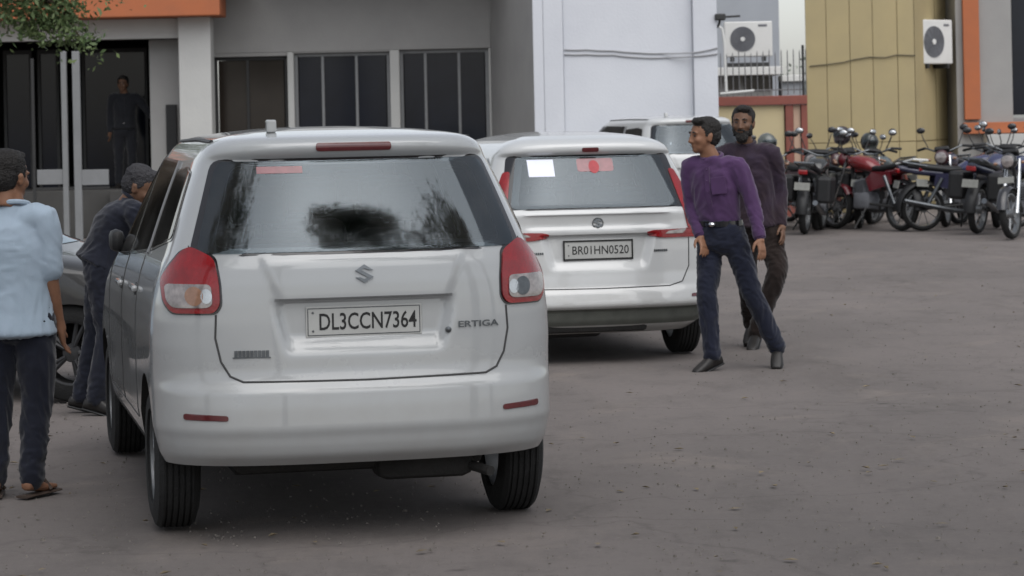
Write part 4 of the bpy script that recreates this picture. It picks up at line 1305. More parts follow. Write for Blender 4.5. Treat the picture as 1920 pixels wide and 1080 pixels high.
# tree standing left in front of the porch, one branch hanging into the picture
Yt = 29.0
c = [at(a, b, Yt) for a, b in ((20, 20), (70, 35), (110, 50), (135, 20), (150, 70), (95, 5), (10, -60), (160, -60), (100, -110), (215, 2), (-80, 0), (172, 96))]
tx, tz = -6.6, 0
base = Vector((tx, Yt + .6, 0))
rel = [q - base for q in c]
make_tree('leafy_tree', base, ([(0, 0, 0), (.05, 0, 1.2), (-.05, .05, 2.6), (.1, 0, 4.0)], [.16, .13, .11, .08]),
          [([(0, 0, 2.3), (.7, -.3, 2.9), rel[0] + Vector((0, 0, .2)), rel[2] + Vector((0, 0, .25)), rel[4]], [.07, .05, .035, .02, .006]),
           ([(.05, 0, 3.4), (-.6, .4, 4.4), (-1.0, .8, 5.0)], [.07, .05, .02]), ([(.1, 0, 3.8), (.9, -.1, 4.6), (1.4, -.2, 5.0)], [.07, .05, .02])],
          [(rel[0], .30), (rel[1], .20), (rel[2], .20), (rel[3], .12), (rel[4], .15), (rel[5], .25), (rel[6], .7), (rel[7], .30), (rel[8], .8), (rel[9], .10), (rel[10], .6), (rel[11], .08), (rel[0] + Vector((.1, .2, .05)), .32), (rel[1], .24), (rel[2], .26), (rel[3] + Vector((0, 0, .05)), .18), (rel[4], .15), (rel[5], .3), (rel[2], .2), (rel[3], .12), (rel[1], .2),
           ((.2, 0, 5.0), 1.3), ((-1.0, .6, 5.2), 1.2), ((1.3, -.2, 5.3), 1.0), ((.3, .3, 6.2), 1.1)],
          'leaf', 24000, .085, 'leafy tree at the left edge, branch hanging before the orange roof edge', M['leaf'])
# hazy tree seen over the railing
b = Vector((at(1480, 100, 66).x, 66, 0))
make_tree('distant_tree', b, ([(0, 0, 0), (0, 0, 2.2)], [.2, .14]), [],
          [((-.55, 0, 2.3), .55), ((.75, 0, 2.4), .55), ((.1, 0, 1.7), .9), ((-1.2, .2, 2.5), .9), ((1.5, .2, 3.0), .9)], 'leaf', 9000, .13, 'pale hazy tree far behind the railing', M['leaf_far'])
# big trees beside and behind the viewpoint (mirrored in the car windows)
def yard_tree(x, y, h, r, label, seed):
    random.seed(seed)
    cl = [((random.uniform(-1, 1) * r * .8, random.uniform(-1, 1) * r * .8, h + random.uniform(-.3, .5) * r), r * random.uniform(.4, .62)) for k in range(9)]
    lim = [([(0, 0, h * .5), (Vector(c_[0]) * .5 + Vector((0, 0, h * .4))), Vector(c_[0])], [.12, .08, .03]) for c_ in cl[:6]]
    make_tree('shade_tree', (x, y, 0), ([(0, 0, 0), (.1, .05, h * .35), (0, 0, h * .75)], [.3, .24, .14]), lim, cl, 'leaf', 12000, .16, label, M['leaf'])
yard_tree(-4.6, 7.0, 6.8, 2.3, 'shade tree standing left of the foreground, outside the picture', 3)
yard_tree(4.6, 6.2, 7.0, 2.2, 'shade tree standing right of the foreground, outside the picture', 5)
make_tree('shade_tree', (4.3, 8.0, 0), ([(0, 0, 0), (.05, 0, 2.5), (-.1, 0, 5.0), (.0, 0, 6.6)], [.14, .12, .09, .05]),  # out of view; branch shaped for its dark reflection in the rear window
          [([(-.05, 0, 5.0), (-1.8, -.4, 6.1), (-2.9, -.7, 6.6), (-3.5, -.7, 6.4)], [.06, .04, .018, .008])],
          [((-3.25, -.75, 6.35), .58), ((-3.6, -.6, 6.5), .40), ((-2.9, -.7, 6.5), .38), ((.9, 0, 8.0), .8)], 'leaf', 8200, .10,
          'slender unseen tree, long branch over the foreground car shaped for its reflection', M['leaf'])
yard_tree(.8, -4.5, 8.5, 2.2, 'tall shade tree behind the viewpoint', 9)

# ------------------------------------------------------------------ people
def remesh(mb, name, mtl, parent, voxel, smooth_it=3, folds=0.0, fscale=(7, 7, 3.5), seed=0, **k):
    o = mb.build(name, mtl)
    md = o.modifiers.new('r', 'REMESH'); md.mode = 'VOXEL'; md.voxel_size = voxel; md.use_smooth_shade = True
    if smooth_it:
        sm = o.modifiers.new('s', 'SMOOTH'); sm.factor = .5; sm.iterations = smooth_it
    dg = bpy.context.evaluated_depsgraph_get(); dg.update()
    me = bpy.data.meshes.new_from_object(o.evaluated_get(dg))
    o.modifiers.clear(); o.data = me
    if not me.materials: me.materials.append(mtl)
    if folds:
        me.update(); n = len(me.vertices)
        co = np.empty(n * 3); me.vertices.foreach_get('co', co); co = co.reshape(-1, 3)
        no = np.empty(n * 3); me.vertices.foreach_get('normal', no); no = no.reshape(-1, 3)
        for i in range(n):
            p = co[i]
            w = noise.noise(Vector((p[0] * 3, p[1] * 3, p[2] * 3 + seed))) * .6
            q = Vector((p[0] * fscale[0] + w + seed, p[1] * fscale[1] - w, p[2] * fscale[2] + (p[0] + p[1]) * 4 + w * 3))
            a = noise.noise(q); b = 1 - abs(noise.noise(q * 1.9 + Vector((5, 3, 1)))) * 2
            c3 = 1 - abs(noise.noise(Vector((q.x * 1.3 + q.z * 2.2, q.y * 1.3, q.z * 3.4 - q.x * 1.6)))) * 2.4
            co[i] = p + no[i] * folds * (a * .8 + b * .55 - .45 + max(0, c3) * .55)
        me.vertices.foreach_set('co', co.ravel()); me.update()
    me.polygons.foreach_set('use_smooth', [True] * len(me.polygons))
    o.parent = parent
    return tag(o, **k)

def loft(mb, secs, n=20, e=2.3):
    """secs: (centre, lateral axis * a, depth axis * b); closed tapered body with rounded ends"""
    vs = []; fs = []
    def ring(c, A, B, k=1.0):
        for i in range(n):
            t = 2 * math.pi * i / n; ct, st = math.cos(t), math.sin(t)
            x = abs(ct) ** (2 / e) * (1 if ct > 0 else -1); y = abs(st) ** (2 / e) * (1 if st > 0 else -1)
            vs.append(c + A * x * k + B * y * k)
    for c, A, B in secs: ring(Vector(c), A, B)
    m = len(secs)
    for j in range(m - 1):
        for i in range(n):
            i2 = (i + 1) % n; fs.append((j * n + i, j * n + i2, (j + 1) * n + i2, (j + 1) * n + i))
    d0 = (Vector(secs[0][0]) - Vector(secs[1][0])).normalized(); d1 = (Vector(secs[-1][0]) - Vector(secs[-2][0])).normalized()
    r0 = min(secs[0][1].length, secs[0][2].length) * .25; r1 = min(secs[-1][1].length, secs[-1][2].length) * .25
    a = len(vs); vs.append(Vector(secs[0][0]) + d0 * r0); b = len(vs); vs.append(Vector(secs[-1][0]) + d1 * r1)
    for i in range(n):
        i2 = (i + 1) % n
        fs.append((a, i2, i)); fs.append((b, (m - 1) * n + i, (m - 1) * n + i2))
    mb.add(vs, fs, 0, True)

def limb(mb, pts, rad, n=16, sub=5, flat=1.0, ref=None):
    """smooth limb through joints with interpolated radii"""
    P = [Vector(p) for p in pts]; out = []; rr = []
    for i in range(len(P) - 1):
        p0 = P[max(i - 1, 0)]; p1 = P[i]; p2 = P[i + 1]; p3 = P[min(i + 2, len(P) - 1)]
        for k in range(sub):
            t = k / sub
            c = .5 * ((2 * p1) + (p2 - p0) * t + (2 * p0 - 5 * p1 + 4 * p2 - p3) * t * t + (3 * p1 - p0 - 3 * p2 + p3) * t ** 3)
            l = p1.lerp(p2, t); out.append(l.lerp(c, .55)); rr.append(rad[i] + (rad[i + 1] - rad[i]) * (t * t * (3 - 2 * t)))
    out.append(P[-1]); rr.append(rad[-1])
    mb.tube(out, rr, n)
    mb.blob(P[0], (rad[0],) * 3, n=12); mb.blob(P[-1], (rad[-1],) * 3, n=12)

def hand(mb, wrist, d, side, curl=.5, sc=1.0):
    """wrist point, d = direction of the hand, side = thumb direction"""
    d = Vector(d).normalized(); s_ = Vector(side); s_ = (s_ - d * s_.dot(d)).normalized(); nrm = d.cross(s_).normalized()
    w = Vector(wrist)
    mb.tube([w - d * .02, w + d * .03], [.027 * sc, .030 * sc], 12)
    secs = [(w + d * t * sc, s_ * a * sc, nrm * b * sc) for t, a, b in ((.0, .027, .020), (.035, .036, .019), (.07, .041, .017), (.095, .040, .014))]
    loft(mb, secs, 14)
    lens = (.072, .080, .074, .058)
    for i, L in enumerate(lens):
        b0 = w + (d * .085 + s_ * (.030 - .0205 * i)) * sc
        spread = s_ * (.12 - .08 * i)
        p = [b0]; dirn = (d + spread).normalized()
        for j, f in enumerate((.45, .32, .23)):
            ang = curl * (.35 + .5 * j)
            q = (dirn * math.cos(ang) + nrm * math.sin(ang)).normalized()
            p.append(p[-1] + q * L * f * sc)
        mb.tube(p, [.0095 * sc, .009 * sc, .0085 * sc, .0065 * sc], 8); mb.blob(p[-1], (.0068 * sc,) * 3, n=8)
    t0 = w + (d * .025 + s_ * .028) * sc
    t1 = t0 + (d * .55 + s_ * .75 + nrm * .2).normalized() * .038 * sc; t2 = t1 + (d * .9 + s_ * .35 + nrm * .3).normalized() * .034 * sc; t3 = t2 + (d + nrm * .3).normalized() * .022 * sc
    mb.tube([t0, t1, t2, t3], [.014 * sc, .0125 * sc, .011 * sc, .008 * sc], 8); mb.blob(t3, (.008 * sc,) * 3, n=8)

def head_frame(face):
    f = Vector(face).normalized(); l = Vector((0, 0, 1)).cross(f).normalized(); u = f.cross(l).normalized()
    return f, l, u

def head(mb, c, face, sc=1.0):
    f, l, u = head_frame(face); c = Vector(c)
    def bl(ff, ll, uu, rf, rl, ru, n=20): mb.blob(c + (f * ff + l * ll + u * uu) * sc, (rf * sc, rl * sc, ru * sc), (f, l, u), n)
    bl(-.012, 0, .030, .096, .077, .090, 28)
    bl(.020, 0, -.015, .070, .066, .085, 24)
    bl(.034, 0, -.062, .050, .050, .046, 20)
    bl(.060, 0, -.088, .026, .028, .022, 14)      # chin
    for s_ in (-1, 1):
        bl(.052, s_ * .038, -.022, .032, .024, .026, 14)   # cheek
        bl(-.008, s_ * .076, -.012, .020, .010, .031, 12)  # ear
        bl(-.014, s_ * .080, .004, .016, .010, .018, 12)
        bl(.078, s_ * .028, .026, .014, .024, .009, 12)    # brow
        bl(.090, s_ * .012, -.034, .010, .009, .008, 10)   # nostril
    mb.tube([c + (f * .080 + u * .022) * sc, c + (f * .098 + u * -.008) * sc, c + (f * .107 + u * -.030) * sc, c + (f * .084 + u * -.042) * sc], [.009 * sc, .010 * sc, .013 * sc, .009 * sc], 10)
    bl(.080, 0, -.056, .012, .022, .007, 12); bl(.078, 0, -.067, .012, .019, .008, 12)
    mb.tube([c + (f * -.020 + u * -.06) * sc, c + (f * -.030 + u * -.14) * sc], [.055 * sc, .056 * sc], 16)

def shoe(name, ankle, toe, mtl, parent, sole=True):
    a = Vector(ankle); t = Vector(toe); d = (t - a); L = d.length; d.normalize()
    up = Vector((0, 0, 1)); up = (up - d * up.dot(d)).normalized(); lat = d.cross(up).normalized()
    mb = MB(); secs = []
    heel = a - d * .065
    for k, (s_, w, h, z) in enumerate(((0, .030, .032, -.038), (.12, .036, .038, -.032), (.35, .036, .045, -.025), (.6, .043, .034, -.036), (.82, .042, .025, -.045), (.96, .030, .018, -.052))):
        secs.append((heel + d * (L + .065) * s_ + up * z, lat * w, up * h))
    loft(mb, secs, 16, 2.6)
    mb.tube([a + up * .03, a - up * .03], [.046, .048], 14)
    o = remesh(mb, name, mtl, parent, .008, 2)
    m = MB(); loft(m, [(heel + d * (L + .065) * s_ - up * .070, lat * w, up * .010) for s_, w in ((-.0, .030), (.3, .036), (.65, .045), (.97, .032))], 16, 2.4)
    m.build('sole', M['black_trim'], o)
    return o

def hair_cap(c, face, mtl, parent, sc=1.0, back=.0, name='hair'):
    f, l, u = head_frame(face); c = Vector(c)
    mb = MB()
    def bl(ff, ll, uu, rf, rl, ru, n=20): mb.blob(c + (f * ff + l * ll + u * uu) * sc, (rf * sc, rl * sc, ru * sc), (f, l, u), n)
    bl(-.028, 0, .056, .098, .084, .078, 26)
    bl(-.052, 0, .004, .070, .076, .080, 22)
    bl(.040, .014, .104, .046, .056, .026, 16)
    for s_ in (-1, 1): bl(-.004, s_ * .070, .030, .030, .014, .040, 12)
    return remesh(mb, name, mtl, parent, .007, 2, .006, (50, 50, 50))

def person(loc, label, J, face, skin, shirt_m, trouser_m, shoe_m, lat, sleeve=1.0, build_=1.0, kurta=False, beard=False, grp=None, sandals=False, hair_m=None, curl=.5, belt=True, hsc=1.0, tucked=False, thumb=None, voxb=.0075, voxc=.010):
    """J: joints in metres from loc (world aligned). lat: unit vector across the shoulders"""
    root = empty('person', loc)
    V = {k: Vector(v) for k, v in J.items()}
    lat = Vector(lat).normalized()
    b = build_
    spine = (V['neck'] - V['pelvis']).normalized()
    dep = spine.cross(lat).normalized(); 
    # ---- body under the clothes, head, arms, hands and feet as one skin
    mb = MB()
    pel, ch, nk = V['pelvis'], V['chest'], V['neck']
    loft(mb, [(pel - Vector((0, 0, .05)), lat * .13 * b, dep * .09 * b), (pel.lerp(ch, .4), lat * .12 * b, dep * .085 * b), (ch, lat * .14 * b, dep * .095 * b), (nk - spine * .05, lat * .12 * b, dep * .06 * b)])
    limb(mb, [nk - spine * .08, nk, V['head'] - Vector((0, 0, .05))], [.060, .056, .052])
    head(mb, V['head'], face, hsc)
    for s_ in ('l', 'r'):
        sh, el, wr = V['sh_' + s_], V['el_' + s_], V['wr_' + s_]
        limb(mb, [nk - spine * .05, sh, el, wr], [.05, .045 * b, .036 * b, .025])
        th = Vector(thumb[s_]) if thumb else -dep
        hand(mb, wr, wr - el, th, curl if s_ == 'l' else curl, .98)
        hp, kn, an = V['hip_' + s_], V['kn_' + s_], V['an_' + s_]
        limb(mb, [hp, kn, an], [.075 * b, .048, .034])
        to = V['toe_' + s_]
        if not sandals: continue
        fd = (to - an); fl = fd.length; fd.normalize()
        loft(mb, [(an - fd * .05 - Vector((0, 0, .035)), Vector((-fd.y, fd.x, 0)).normalized() * .028, Vector((0, 0, .026))), (an.lerp(to, .5) - Vector((0, 0, .02)), Vector((-fd.y, fd.x, 0)).normalized() * .036, Vector((0, 0, .022))), (to, Vector((-fd.y, fd.x, 0)).normalized() * .032, Vector((0, 0, .012)))], 12)
    remesh(mb, 'body', skin, root, voxb, 1)
    # ---- shirt
    mb = MB(); hem = V.get('hem', pel - Vector((0, 0, .02)))
    wa = pel.lerp(ch, .45)
    hk = .84 if tucked else 1.0
    tk = 1.0 if tucked else .88
    secs = [(hem, lat * (.182 * hk + (.012 if not tucked else 0)) * b, dep * (.140 * hk + (.018 if not tucked else 0)) * b), (pel.lerp(hem, .4) + spine * .03, lat * (.176 if not tucked else .150) * b, dep * (.136 if not tucked else .112) * b), (wa, lat * .163 * b, dep * .122 * b), (ch, lat * .180 * b, dep * .128 * b), (ch.lerp(nk, .55), lat * .182 * b, dep * .108 * b), (nk - spine * .035, lat * .125 * b, dep * .078 * b), (nk + spine * .015, lat * .068, dep * .066)]
    loft(mb, secs, 28, 2.25)
    for s_ in ('l', 'r'):
        sh, el, wr = V['sh_' + s_], V['el_' + s_], V['wr_' + s_]
        if sleeve > .8:
            limb(mb, [nk - spine * .07, sh, el, el.lerp(wr, .93)], [.075, .070 * b, .056 * b, .042])
        else:
            limb(mb, [nk - spine * .07, sh, sh.lerp(el, sleeve * 1.6)], [.075, .070 * b, .066 * b])
    st = remesh(mb, 'shirt', shirt_m, root, voxc, 5, (.009 if sleeve > .8 else .0055) if not kurta else .011, seed=loc[0])
    # collar
    mb = MB()
    f_ = -dep if (-dep).dot(Vector(face)) > 0 else dep
    ring = []
    for i in range(17):
        q = math.pi * (-.92 + 1.84 * i / 16) 
        ring.append(nk + spine * (.018 + .018 * math.cos(q)) + lat * .071 * math.sin(q) - f_ * .066 * math.cos(q))
    mb.tube(ring, .013, 8); mb.build('collar', shirt_m, st)
    if not kurta:
        mb = MB()
        P = [(nk - spine * .06).lerp(ch, t) for t in (0, .5)] + [ch, wa, pel + spine * .02]
        for i in range(6):
            t = i / 5; c = nk.lerp(pel, .14 + .76 * t) + f_ * (.112 + .022 * math.sin(math.pi * min(1, t * 1.2))) * b
            mb.blob(c, (.007, .007, .007), n=8)
        mb.build('button', shirt_m, st, kind='stuff')
        if sleeve > .8:
            for s_ in ('l', 'r'):
                a_, w_ = V['el_' + s_], V['wr_' + s_]
                MB().tube([a_.lerp(w_, .80), a_.lerp(w_, .985)], [.046, .043], 16).build('cuff', shirt_m, st)
            pl = [nk.lerp(pel, .10 + .86 * t / 8) + f_ * (.110 + .026 * math.sin(math.pi * min(1, t / 8 * 1.15))) * b for t in range(9)]
            m_ = MB(); vs = []
            for p_ in pl: vs += [p_ - lat * .017, p_ + lat * .017, p_ + lat * .017 - f_ * .012, p_ - lat * .017 - f_ * .012]
            m_.add(vs, [(4 * i + k, 4 * i + (k + 1) % 4, 4 * i + 4 + (k + 1) % 4, 4 * i + 4 + k) for i in range(8) for k in range(4)])
            m_.build('placket', shirt_m, st)
        if tucked:
            q = ch.lerp(nk, .12) + lat * .085 * b + f_ * .127 * b - lat * .0
            nn = (f_ + lat * .35).normalized(); ll = nn.cross(spine).normalized()
            MB().box(q, (.10, .006, .115), Matrix((ll, nn, spine)).transposed(), bev=.003).build('pocket', shirt_m, st)
    # ---- trousers
    mb = MB()
    hl, hr = V['hip_l'], V['hip_r']
    loft(mb, [(pel + spine * (.075 if tucked else .04), lat * .158 * tk * b, dep * .120 * tk * b), (pel, lat * .172 * (1 if tucked else .93) * b, dep * .128 * (1 if tucked else .93) * b), ((hl + hr) / 2 - Vector((0, 0, .04)), lat * .165 * (1 if tucked else .96) * b, dep * .125 * (1 if tucked else .92) * b), ((hl + hr) / 2 - Vector((0, 0, .10)), lat * .10 * b, dep * .09 * b)], 24)
    for s_ in ('l', 'r'):
        hp, kn, an = V['hip_' + s_], V['kn_' + s_], V['an_' + s_]
        limb(mb, [hp, hp.lerp(kn, .5), kn, kn.lerp(an, .5), an + (kn - an).normalized() * .01], [.098 * b, .088 * b, .072 * b, .066, .060])
    tr = remesh(mb, 'trousers', trouser_m, root, voxc, 3, .011, (9, 9, 7), seed=loc[0] + 4)
    if belt:
        mb = MB(); c = pel + spine * .055
        ring = [c + lat * .171 * b * math.cos(q) + dep * .130 * b * math.sin(q) for q in np.linspace(0, 2 * math.pi, 33)]
        vs = [];
        for p in ring: vs += [p - spine * .018, p + spine * .018]
        mb.add(vs, [(2 * i, 2 * i + 2, 2 * i + 3, 2 * i + 1) for i in range(32)], 0, True)
        be = mb.build('belt', M['black_gloss'], tr)
        if not kurta: MB().blob(c + f_ * .134 * b, (.026, .026, .020), (lat, f_, spine), 10).build('buckle', M['chrome'], root)
    for s_ in ('l', 'r'):
        if sandals:
            a, t = V['an_' + s_], V['toe_' + s_]; d = (t - a).normalized(); la = Vector((-d.y, d.x, 0)).normalized()
            m = MB(); loft(m, [(Vector((p.x, p.y, .008)) + Vector((0, 0, max(0, min(a.z, t.z) - .05))), la * w, Vector((0, 0, .008))) for p, w in ((a - d * .08, .036), (a, .038), (a.lerp(t, .6), .046), (t + d * .02, .040))], 14)
            o = m.build('sandal', shoe_m, root)
            m = MB(); c = a.lerp(t, .55)
            m.tube([c + la * .044 - Vector((0, 0, .03)), c + Vector((0, 0, .022)), c - la * .044 - Vector((0, 0, .03))], .010, 6); m.build('strap', shoe_m, o)
        else:
            shoe('shoe', V['an_' + s_], V['toe_' + s_], shoe_m, root)
    f, l, u = head_frame(face); c = V['head']
    hair_cap(c, face, hair_m or M['hair'], root, hsc)
    m = None
    for s_ in (-1, 1):
        MB().blob(c + (f * .081 + l * s_ * .030 + u * .008) * hsc, (.007, .013, .006), (f, l, u), 10).build('eye', M['eye'], root)
        MB().tube([c + (f * .088 + l * s_ * .014 + u * .027) * hsc, c + (f * .090 + l * s_ * .030 + u * .033) * hsc, c + (f * .078 + l * s_ * .048 + u * .026) * hsc], [.004, .0055, .003], 6).build('eyebrow', M['hair'], root)
    MB().box(c + (f * .0915 - u * .0615) * hsc, (.034, .004, .004), Matrix((l, f, u)).transposed()).build('mouth_line', M['skin_dark'], root)
    if beard:
        mb = MB()
        def bl(ff, ll, uu, rf, rl, ru, n=18): mb.blob(c + (f * ff + l * ll + u * uu) * hsc, (rf, rl, ru), (f, l, u), n)
        bl(.052, 0, -.100, .044, .046, .046); bl(.030, 0, -.070, .054, .060, .036); bl(.086, 0, -.050, .014, .030, .008)
        for s_ in (-1, 1): bl(.020, s_ * .060, -.050, .036, .013, .045, 12)
        remesh(mb, 'beard', M['hair'], root, .007, 1, .006, (55, 55, 40))
    return tag(root, label, 'person', grp)

def cloth(name, col, var=.25, col2=None, rough=.85, sheen=.2):
    return mat(name, col, rough, var=var, col2=col2, vscale=6, bump=.12, bscale=260, sheen=sheen, spec=.25)

C_purple = cloth('purple_shirt', (.078, .036, .105), col2=(.050, .024, .066))
C_navy = cloth('navy_trousers', (.012, .015, .031))
C_plum = cloth('dark_plum_kurta', (.026, .016, .032), col2=(.024, .014, .017))
C_brown = cloth('dark_brown_trousers', (.022, .014, .012))
C_blue = cloth('light_blue_shirt', (.33, .40, .48), col2=(.28, .35, .42))
C_black = cloth('black_cloth', (.012, .013, .017))
C_dnavy = cloth('dark_navy_cloth', (.010, .012, .022))
M['shoe_black'] = mat('shoe_leather', (.016, .014, .013), .45, var=.4, vscale=12)
M['sandal'] = mat('sandal_brown', (.06, .04, .03), .7, var=.3)

# man in the purple shirt, walking to the left
Y = CAMH * 5000 / 471; X = gx(1370, Y)
n_ = Vector((.87, -.50, 0))
person((X, Y, 0), 'man in purple shirt and navy trousers striding left beside the middle car',
       dict(pelvis=(-.045, 0, .93), chest=(-.075, 0, 1.22), neck=(-.095, 0, 1.415), head=(-.150, -.01, 1.567), hem=(-.045, 0, .90),
            sh_l=(.065, -.09, 1.365), el_l=(.165, -.13, 1.10), wr_l=(.195, -.20, .885),
            sh_r=(-.235, .085, 1.365), el_r=(-.235, .10, 1.10), wr_r=(-.185, -.03, .90),
            hip_l=(.035, -.04, .88), kn_l=(.155, -.03, .50), an_l=(.325, .10, .125), toe_l=(.30, -.06, .035),
            hip_r=(-.115, .04, .88), kn_r=(-.150, -.04, .49), an_r=(-.125, -.02, .085), toe_r=(-.275, -.12, .03)),
       (-.93, -.38, -.03), M['skin'], C_purple, C_navy, M['shoe_black'], n_, tucked=True,  grp='men walking across the yard', curl=.55, build_=.94,
       thumb=dict(l=(-.6, -.7, 0), r=(-.6, -.7, 0)))
# bearded man behind him
Y = CAMH * 5000 / 433; X = gx(1424, Y)
k = 1.045
person((X, Y, 0), 'bearded man in dark plum shirt and brown trousers walking behind the purple shirt',
       {a: tuple(q * k for q in b) for a, b in dict(pelvis=(-.0, 0, .95), chest=(-.045, 0, 1.23), neck=(-.065, 0, 1.42), head=(-.085, -.03, 1.575), hem=(.0, 0, .86),
            sh_l=(.11, -.06, 1.36), el_l=(.165, -.02, 1.08), wr_l=(.165, -.12, .86),
            sh_r=(-.225, .05, 1.36), el_r=(-.24, .08, 1.10), wr_r=(-.22, -.06, .90),
            hip_l=(.08, -.03, .90), kn_l=(.125, -.12, .53), an_l=(-.02, .04, .10), toe_l=(-.08, -.15, .03),
            hip_r=(-.08, .03, .90), kn_r=(-.07, .05, .50), an_r=(-.03, .28, .14), toe_r=(-.08, .10, .05)).items()},
       (-.28, -.96, 0), M['skin_dark'], C_plum, C_brown, M['shoe_black'], (.93, -.37, 0), beard=True, kurta=True, belt=False, grp='men walking across the yard', build_=1.02,
       thumb=dict(l=(-.3, -.9, 0), r=(-.3, -.9, 0)))
# man in light blue at the left edge, back to us
Y = CAMH * 5000 / 682; X = gx(40, Y)
k = .94
person((X, Y, 0), 'man in light blue polo shirt at the left edge, back turned to us',
       {a: tuple(q * k for q in b) for a, b in dict(pelvis=(-.01, 0, .93), chest=(-.005, 0, 1.22), neck=(-.01, 0, 1.42), head=(-.025, .01, 1.575), hem=(-.01, 0, .80),
            sh_r=(.145, -.03, 1.375), el_r=(.170, -.01, 1.07), wr_r=(.195, .07, .84),
            sh_l=(-.20, .03, 1.375), el_l=(-.24, .02, 1.08), wr_l=(-.22, .10, .85),
            hip_r=(.085, 0, .88), kn_r=(.085, .02, .48), an_r=(.055, -.02, .085), toe_r=(.13, .16, .03),
            hip_l=(-.10, 0, .88), kn_l=(-.115, .03, .48), an_l=(-.13, .0, .085), toe_l=(-.16, .19, .03)).items()},
       (.50, .86, -.10), M['skin'], C_blue, C_dnavy, M['sandal'], (.97, .22, 0), sleeve=.52, sandals=True, belt=False, build_=1.0,
       thumb=dict(l=(.2, 1, 0), r=(-.2, 1, 0)))
# man standing in the dark porch
Y = 43.2; p = at(236, 300, Y)
person((p.x, Y, .75), 'man in black standing in the dark porch, one arm held out to the column',
       dict(pelvis=(0, 0, .93), chest=(0, 0, 1.22), neck=(0, 0, 1.42), head=(-.02, -.02, 1.575),
            sh_l=(.18, 0, 1.37), el_l=(.36, -.06, 1.15), wr_l=(.50, -.10, .96), sh_r=(-.18, 0, 1.37), el_r=(-.23, .02, 1.09), wr_r=(-.22, -.08, .85),
            hip_l=(.09, 0, .88), kn_l=(.10, -.02, .48), an_l=(.11, .02, .085), toe_l=(.14, -.17, .03),
            hip_r=(-.09, 0, .88), kn_r=(-.10, -.02, .48), an_r=(-.11, .02, .085), toe_r=(-.14, -.17, .03)),
       (-.15, -.98, 0), M['skin_dark'], C_black, C_black, M['shoe_black'], (1, 0, 0), voxb=.012, voxc=.016)
# stooping person in dark navy beside the foreground car
Y = 16.0; p = at(186, 500, Y)
person((p.x, Y, 0), 'person in dark navy clothes stooping beside the front of the foreground car',
       dict(pelvis=(0, .0, .90), chest=(.10, 0, 1.12), neck=(.20, -.02, 1.26), head=(.265, -.05, 1.345),
            sh_l=(.24, -.16, 1.20), el_l=(.32, -.12, .98), wr_l=(.42, -.08, .84), sh_r=(.12, .16, 1.20), el_r=(.20, .2, .98), wr_r=(.36, .15, .86),
            hip_l=(.02, -.09, .86), kn_l=(.06, -.10, .47), an_l=(-.02, -.10, .085), toe_l=(.17, -.12, .03),
            hip_r=(.0, .09, .86), kn_r=(-.04, .10, .47), an_r=(-.14, .10, .085), toe_r=(.05, .12, .03)),
       (.85, -.15, -.5), M['skin_dark'], C_dnavy, C_dnavy, M['shoe_black'], (.2, -.98, 0), belt=False, kurta=True, hair_m=mat('greying_hair', (.03, .029, .033), .7, bump=.6, bscale=120))

